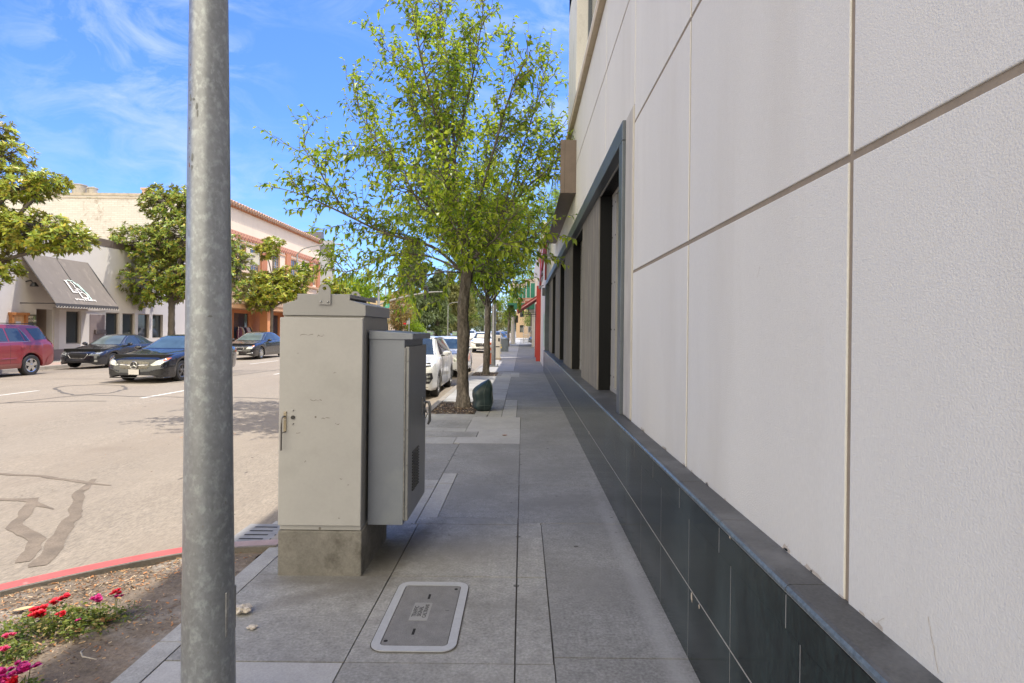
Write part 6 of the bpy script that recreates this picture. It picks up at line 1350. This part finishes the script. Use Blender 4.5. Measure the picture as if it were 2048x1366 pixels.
Hs.part('lettering', p, M('sign purple', (.12, .1, .22), .7), fix=False)
for i, (x, w_, h_, lab) in enumerate([(-35.95, 1.0, 1.85, 'round topped grey roof vent at the left'), (-35.27, .17, 1.62, 'narrow roof vent between the two wider ones'), (-34.85, .62, 1.62, 'lower grey roof vent at the right')]):
    p = MB(); p.cyl((x, 46.5, 11.2), w_/2, h_, n=20); p.lathe([(w_/2+.05, h_-.08), (w_/2+.05, h_), (0, h_+.12)], 20, 'z', (x, 46.5, 11.2)); single('roof_vent', p, M('vent metal', (.36, .34, .3), .6, metal=.3, var=.1), lab + ' of the brick wall top', 'vent', (x, 46.5, 11.2), 'roof vents above the brick wall', smooth=40)
p = MB(); p.box(-29.7, -29.15, 44.7, 45.2, 11.2, 12.3); p.box(-29.78, -29.07, 44.62, 45.28, 12.3, 12.45); single('chimney', p, M('chimney brick', (.5, .36, .27), .9, var=.15, scale=5), 'short chimney behind the top of the dense magnolia', 'chimney', (-29.4, 44.95, 11.2))
Tw = Thing('office_tower', 'grey blue tower block beyond the cream building', 'building', (-34, 98, 0))
p = MB(); p.box(-46, -31.6, 95, 96.4, 0, 14.0); p.box(-46, -31.61, 95.01, 96.39, 15.3, 16.2); Tw.part('wall', p, M('tower grey', (.36, .37, .42), .8, var=.05, scale=.3))
p = MB(); p.box(-46, -31.65, 95.05, 96.3, 14.0, 15.3); p.box(-46, -33.4, 95.0, 96.2, 16.2, 17.6); Tw.part('dark_band', p, M('tower dark', (.13, .13, .17), .6, var=.1))
Th = Thing('flat_roofed_building', 'tan flat roofed building behind the signal mast', 'building', (-24.5, 97, 0))
p = MB(); p.box(-36, -21.9, 95, 108, -.2, 5.2); Th.part('wall', p, M('tan wall', (.5, .4, .29), .9, var=.08)); p = MB(); p.box(-36.1, -21.8, 94.9, 108, 5.2, 6.3); Th.part('parapet', p, M('tan parapet', (.52, .41, .27), .9, var=.06)); p = MB(); p.box(-25.6, -24.6, 96, 97.5, 6.3, 6.9); Th.part('roof_unit', p, trim_m)
p = MB(); p.box(-24, -22.2, 94.98, 95, .8, 2.6); Th.part('window', p, shop_glass)

# ------------------------------------------------------------------ street furniture
def lamp_arm(label, loc, h, reach, rise, dirx=1, name='street_lamp', rad=.09):
    t = Thing(name, label, 'street lamp', loc); x, y, z = loc
    p = MB(); p.tube([(x, y, z), (x, y, z+h*.5), (x, y, z+h)], [rad*1.3, rad, rad*.75], 12); t.part('pole', p, steel, smooth=60)
    p = MB(); p.tube(cr_path([(x, y, z+h-.05), (x+dirx*.15*reach, y, z+h+rise*.5), (x+dirx*.5*reach, y, z+h+rise*.85), (x+dirx*reach, y, z+h+rise)], 5), rad*.55, 8); t.part('arm', p, steel, smooth=60)
    p = MB(); p.ball((x+dirx*(reach+.3), y, z+h+rise-.02), (.4, .16, .1), 12); t.part('lamp_head', p, M('lamp head grey', (.35, .35, .35), .5), smooth=180); return t
lamp_arm('grey street lamp with curved arm in front of the cream building', (-20.3, 51.6, 0), 8.3, 3.6, .95)
lamp_arm('slim street lamp standing before the park conifers', (-14.3, 110, -.1), 6.3, 1.7, .7, rad=.08); lamp_arm('far street lamp between the two nearer tree trunks', (-12.6, 190, -.1), 8.5, 3., .8, rad=.12)
Ms = Thing('signal_mast', 'traffic signal mast with long curved arm above the cabinet lid', 'traffic signal', (-19.55, 78, 0))
p = MB(); p.tube([(-19.55, 78, 0), (-19.55, 78, 5), (-19.6, 78, 9.3)], [.19, .16, .11], 12); Ms.part('pole', p, steel, smooth=60)
p = MB(); p.tube(cr_path([(-19.55, 78, 4.95), (-17.2, 78, 5.75), (-14.5, 78, 6.4), (-12.5, 78, 6.72), (-10.9, 78, 6.8)], 5), [.13]*8 + [.1]*8 + [.07]*5, 10); Ms.part('signal_arm', p, steel, smooth=60)
p = MB(); p.tube(cr_path([(-19.6, 78, 9.2), (-18.6, 78, 9.7), (-16.6, 78, 10.2), (-15.6, 78, 10.3)], 4), .06, 8); Ms.part('lamp_arm', p, steel, smooth=60)
p = MB(); p.ball((-15.4, 78, 10.28), (.4, .16, .1), 12); p.ball((-19.6, 78, 9.35), (.16, .16, .14), 10); Ms.part('lamp_head', p, trim_m, smooth=180)
p = MB(); p.box(-13.45, -12.85, 77.8, 77.83, 5.75, 7.5); h_ = Ms.part('signal_head', p, trim_m, bevel=.03)
p = MB()
for z in (6.1, 6.62, 7.15): p.lathe([(.16, 0), (.16, -.22), (.15, -.22), (.15, 0)], 14, 'y', (-13.15, 77.8, z))
Ms.parts('visor', p, trim_m, h_); p = MB(); p.tube([(-19.74, 77.9, 2.2), (-19.9, 77.9, 2.2)], .05, 6); p.box(-20.0, -19.8, 77.75, 77.95, 2.0, 2.7); Ms.part('pedestrian_signal', p, trim_m)
Ns = Thing('street_name_post', 'steel post with green street name plate beside the signal mast', 'sign', (-20.05, 84, 0)); p = MB(); p.tube([(-20.05, 84, 0), (-20.05, 84, 8.1)], [.14, .09], 10); p.tube(cr_path([(-20.05, 84, 8.0), (-20.25, 84, 8.7), (-20.8, 84, 9.4)], 4), .05, 8); Ns.part('post', p, steel, smooth=60)
p = MB(); p.box(-20.2, -19.45, 83.83, 83.87, 4.75, 5.35); Ns.part('plate', p, M('sign green plate', (.05, .42, .3), .5)); p = MB(); p.box(-20.1, -19.55, 83.82, 83.83, 4.98, 5.02); p.box(-20.1, -19.7, 83.82, 83.83, 5.1, 5.14); Ns.parts('lettering', p, plate_m)
Ps = Thing('pedestrian_signal', 'short pedestrian signal post by the bright bush', 'traffic signal', (-15.8, 80, 0)); p = MB(); p.tube([(-15.8, 80, -.1), (-15.8, 80, 3.2)], .06, 8); Ps.part('post', p, steel); p = MB(); p.box(-16.1, -15.7, 79.8, 80.1, 2.35, 2.85); Ps.part('housing', p, M('housing grey', (.3, .3, .3), .6), bevel=.03); p = MB(); p.box(-16.55, -16.15, 79.85, 80, 2.3, 2.55); Ps.part('red_sign', p, tail_m)
Gl = Thing('lamp_post', 'grey steel lamp post standing on the sunlit pavement beyond the second tree', 'lamp post', (-1.345, 27.0, 0))
p = MB(); p.tube([(-1.345, 27, 0), (-1.345, 27, 3.5), (-1.345, 27, 5.8)], [.1, .094, .085], 20); Gl.part('pole', p, steel, smooth=60)
p = MB(); p.box(-1.59, -1.1, 26.74, 27.26, .0, .045); Gl.part('base_plate', p, steel, bevel=.005); p = MB(); p.ball((-1.345, 27, 5.8), (.09, .09, .06), 12); Gl.part('cap', p, steel, smooth=180)
for sx in (-.19, .19):
    for sy in (-.19, .19): p = MB(); p.cyl((-1.345+sx, 27+sy, .045), .025, .06, n=6); Gl.part('anchor_nut', p, steel)
or_m = M('orange plastic', (.72, .17, .06), .5, var=.08); rf_m = M('reflective band', (.75, .72, .68), .4)
for i, (x, y, lab) in enumerate([(-1.53, 27.5, 'orange delineator post tucked beside the grey lamp post'), (-1.72, 30.0, 'farther orange delineator post left of the lamp post')]):
    t = Thing('delineator_post', lab, 'delineator', (x, y, 0), group='orange delineators by the kerb'); p = MB(); p.lathe([(0, 1.12), (.05, 1.1), (.055, .05), (.055, .04)], 14, 'z', (x, y, 0)); t.part('tube', p, or_m, smooth=60)
    for z in (.62, .88): p = MB(); p.cyl((x, y, z), .058, .12, n=14); t.part('reflective_band', p, rf_m, smooth=60)
    p = MB(); p.lathe([(.2, 0), (.2, .03), (.1, .06), (.06, .08)], 14, 'z', (x, y, 0)); t.part('base', p, black_rub, smooth=40)
Kk = Thing('parking_kiosk', 'pale pay kiosk behind the grey lamp post', 'kiosk', (-1.48, 33.4, 0)); km = M('kiosk cream', (.62, .58, .52), .6, var=.05)
p = MB(); p.box(-1.69, -1.27, 33.2, 33.75, .06, 1.42); Kk.part('body', p, km, bevel=.03); p = MB(); p.box(-1.73, -1.23, 33.15, 33.8, 0, .07); Kk.part('plinth', p, M('kiosk foot', (.3, .24, .18), .8)); p = MB(); p.box(-1.4, -1.31, 33.19, 33.2, 1.05, 1.25); Kk.part('screen', p, shop_glass); p = MB(); p.box(-1.6, -1.31, 33.19, 33.2, .72, .78); Kk.part('label_strip', p, trim_m)
Bn = Thing('litter_bin', 'blue grey slatted litter bin beyond the kiosk', 'litter bin', (-1.46, 45.8, 0)); bm_ = M('bin blue grey', (.16, .19, .23), .5, var=.1)
p = MB()
for k in range(22): a = k/22*6.283; p.box(-1.46+.33*math.cos(a)-.03, -1.46+.33*math.cos(a)+.03, 45.8+.33*math.sin(a)-.02, 45.8+.33*math.sin(a)+.02, .06, 1.0)
Bn.part('slats', p, bm_); p = MB(); p.cyl((-1.46, 45.8, .03), .3, .95, n=20); Bn.part('liner', p, trim_m); p = MB(); p.lathe([(.38, .98), (.38, 1.05), (.2, 1.12), (.16, 1.12)], 20, 'z', (-1.46, 45.8, 0)); p.cyl((-1.46, 45.8, 0), .36, .05, n=20); Bn.part('rim', p, bm_)
Yp = Thing('fire_hydrant', 'yellow hydrant at the kerb between kiosk and litter bin', 'hydrant', (-1.72, 42.5, 0)); p = MB(); p.lathe([(.17, 0), (.17, .05), (.12, .06), (.12, .55), (.16, .57), (.15, .64), (.08, .74), (.03, .78)], 14, 'z', (-1.72, 42.5, 0)); Yp.part('barrel', p, M('yellow enamel', (.7, .52, .04), .5), smooth=40); p = MB(); p.cyl((-1.92, 42.5, .42), .06, .4, 'x', 10); Yp.part('nozzle', p, M('yellow nozzle', (.66, .5, .05), .5))
Fp = Thing('lamp_post', 'thick pale lamp post farther along beside the slim tree', 'lamp post', (-1.15, 70.5, 0)); p = MB(); p.tube([(-1.15, 70.5, 0), (-1.15, 70.5, 9)], [.3, .16], 14); Fp.part('pole', p, M('pale pole', (.5, .47, .43), .7, var=.08), smooth=60); p = MB(); p.box(-1.55, -.75, 70.1, 70.9, 0, .08); Fp.part('base_plate', p, steel); p = MB(); p.box(-.85, -.55, 70.2, 70.6, 2.6, 3.5); Fp.part('signal_head', p, trim_m)

# ------------------------------------------------------------------ buildings farther along on the right
Wr = Thing('white_red_building', 'white shop with bright red columns and a small red awning', 'building', (1.0, 30, 0)); wm = M('white plaster', (.62, .58, .55), .85, var=.05, scale=1.5, stain=(.5, .46, .43), stain_s=2); redp = M('bright red paint', (.4, .04, .032), .45, var=.1, scale=3)
p = MB(); facade_ = [(25.6, 27.4, 1.0, 2.5), (27.2, 29.3, 4.2, 5.9)]
p.box(1.0, 9, 24.56, 31.9, 0, 6.0); p.box(1.02, 9, 31.9, 37.0, 0, 6.0); Wr.part('wall', p, wm)
p = MB(); p.box(.96, 9, 24.58, 37.05, 6.001, 6.2); Wr.part('parapet', p, M('orange brick coping', (.5, .26, .14), .85, var=.15, scale=6))
p = MB(); p.box(.76, 1.02, 31.95, 32.25, 0, 4.2); p.box(.96, 1.02, 32.6, 32.9, 0, 4.2); Wr.parts('red_column', p, redp, bevel=.01)
p = MB(); p.box(.8, 1.02, 36.6, 36.98, 0, 3.4); Wr.part('red_pier', p, redp, bevel=.01)
p = MB(); p.prism([(32.3, 4.0), (32.3, 4.35), (24.9, 5.95), (24.9, 5.65)], 'x', .9, .999); p.box(.93, .999, 24.62, 24.85, 3.9, 5.98); p.box(.93, .999, 31.8, 32.25, 4.2, 5.98); Wr.part('raking_red_trim', p, redp)
p = MB(); p.box(.985, 1.001, 26.0, 27.6, 1.0, 2.5); Wr.part('poster_case', p, M('poster case mint', (.4, .52, .48), .4, var=.2, scale=3)); p = MB(); p.box(.98, 1.001, 28.6, 30.6, 4.3, 5.6); Wr.part('upper_window', p, shop_glass); p = MB()
for k in range(5): p.box(.94, .98, 28.6, 30.6, 4.3+k*.28, 4.42+k*.28)
Wr.part('louvre', p, M('louvre grey', (.25, .24, .25), .6)); p = MB(); p.box(.85, 1.0, 25.3, 25.5, 3.25, 3.6); p.tube([(1.0, 27.8, 3.9), (.86, 27.8, 3.85)], .025, 6); p.ball((.82, 27.8, 3.8), (.08, .08, .1), 10); Wr.part('wall_lamp', p, M('lamp grey', (.2, .2, .2), .5))
p = MB(); p.prism([(1.0, 3.82), (-.32, 2.92), (-.32, 2.78), (-.28, 2.74), (1.0, 3.62)], 'y', 32.2, 36.4); aw = Wr.part('awning', p, M('dark red canvas', (.26, .035, .04), .8, var=.12)); p = MB()
for yy in (32.18,): p.prism([(.9, 3.66), (-.2, 2.9), (-.2, 2.84), (.9, 3.58)], 'y', yy-.02, yy); 
Wr.part('awning_stripe', p, M('pink canvas stripe', (.55, .28, .28), .8), aw); p = MB()
for yy in (32.25, 36.3): p.tube([(1.0, yy, 2.75), (-.05, yy, 2.72)], .018, 6); p.tube([(1.0, yy, 2.62), (.1, yy, 2.6)], .014, 6); p.tube([(.35, yy, 3.3), (.35, yy, 2.72)], .014, 6)
Wr.part('awning_frame', p, trim_m, aw)
Gb = Thing('gallery_building', 'white building with green shuttered bays carried over the pavement', 'building', (1.1, 60, 0)); gw_ = M('gallery white', (.6, .57, .54), .85, var=.05); grn = M('green shutter', (.02, .2, .14), .55, var=.12, scale=2); dgr = M('dark green beam', (.01, .12, .075), .6, var=.1)
p = MB(); p.box(1.3, 10, 38.6, 58.0, 0, 9); p.box(1.1, 10, 41, 44, 0, 3.4); p.box(1.12, 10, 52, 54, 0, 6.4); Gb.part('wall', p, gw_)
p = MB(); p.box(1.32, 10, 58, 70, 0, 9); p.box(.3, 1.32, 59, 69.9, 4.7, 6.75); p.box(-1.45, .3, 65, 70, 4.7, 6.75); Gb.parts('bay', p, gw_); p = MB(); p.box(.22, 1.4, 58.9, 70, 6.751, 6.95); p.box(-1.6, .22, 64.9, 70, 6.751, 6.95); Gb.part('bay_cornice', p, M('cornice tan', (.5, .42, .35), .85))
p = MB()
for a, b in [(.38, .72), (.8, 1.22)]: p.box(a, b, 58.97, 58.999, 5.05, 6.55)
for a, b in [(-1.3, -.98), (-.9, -.5), (-.42, -.05), (.02, .28)]: p.box(a, b, 64.97, 64.999, 5.05, 6.5)
Gb.parts('shutter', p, grn); p = MB(); p.box(-1.55, 1.3, 58.2, 70, 4.25, 4.45); p.box(-.9, 1.3, 58.0, 58.2, 3.85, 4.25); p.box(-1.6, -.9, 64, 64.2, 3.7, 4.2); Gb.parts('beam', p, dgr); p = MB()
for k in range(12): p.box(-.3+k*.13, -.24+k*.13, 58.3, 58.36, 4.45, 4.9)
p.box(-.4, 1.3, 58.3, 58.36, 4.88, 4.95); Gb.part('balustrade', p, M('brick red rail', (.5, .14, .08), .7)); p = MB(); p.box(.95, 1.28, 58.6, 58.95, 0, 3.85); p.prism([(.95, 3.3), (.95, 3.84), (.35, 3.84), (.6, 3.72), (.8, 3.52)], 'y', 58.65, 58.85); Gb.part('post', p, M('gallery post', (.45, .43, .41), .8, var=.06), bevel=.02)
Cf = Thing('wire_fence', 'pale framed chain link gate at the end of the pavement', 'fence', (.7, 75, 0)); p = MB()
for x in (.1, .75, 1.4): p.tube([(x, 75, 0), (x, 75, 2.2)], .035, 6)
for z in (.15, 1.1, 2.15): p.tube([(.1, 75, z), (1.4, 75, z)], .03, 6)
p.tube([(.1, 75, .2), (1.4, 75, 2.1)], .025, 6); Cf.part('frame', p, M('fence white', (.55, .53, .5), .7)); p = MB()
for k in range(26): x = .1 + k*.05; p.tube([(x, 75.02, .1), (x, 75.02, 2.15)], .006, 4)
for k in range(30): z = .15 + k*.068; p.tube([(.1, 75.03, z), (1.4, 75.03, z)], .006, 4)
Cf.part('mesh', p, M('fence wire', (.5, .49, .46), .6))
Tb = Thing('far_tan_building', 'distant tan block with small dark windows seen under the gallery', 'building', (4, 130, 0)); p = MB(); p.box(-1.4, 12, 128, 140, 0, 9.5); Tb.part('wall', p, M('tan far wall', (.45, .33, .23), .9, var=.08)); p = MB()
for x in (-.6, 1.3, 3.2):
    for z in (1.2, 4.6): p.box(x, x+.9, 127.97, 128, z, z+1.6)
Tb.parts('window', p, shop_glass)
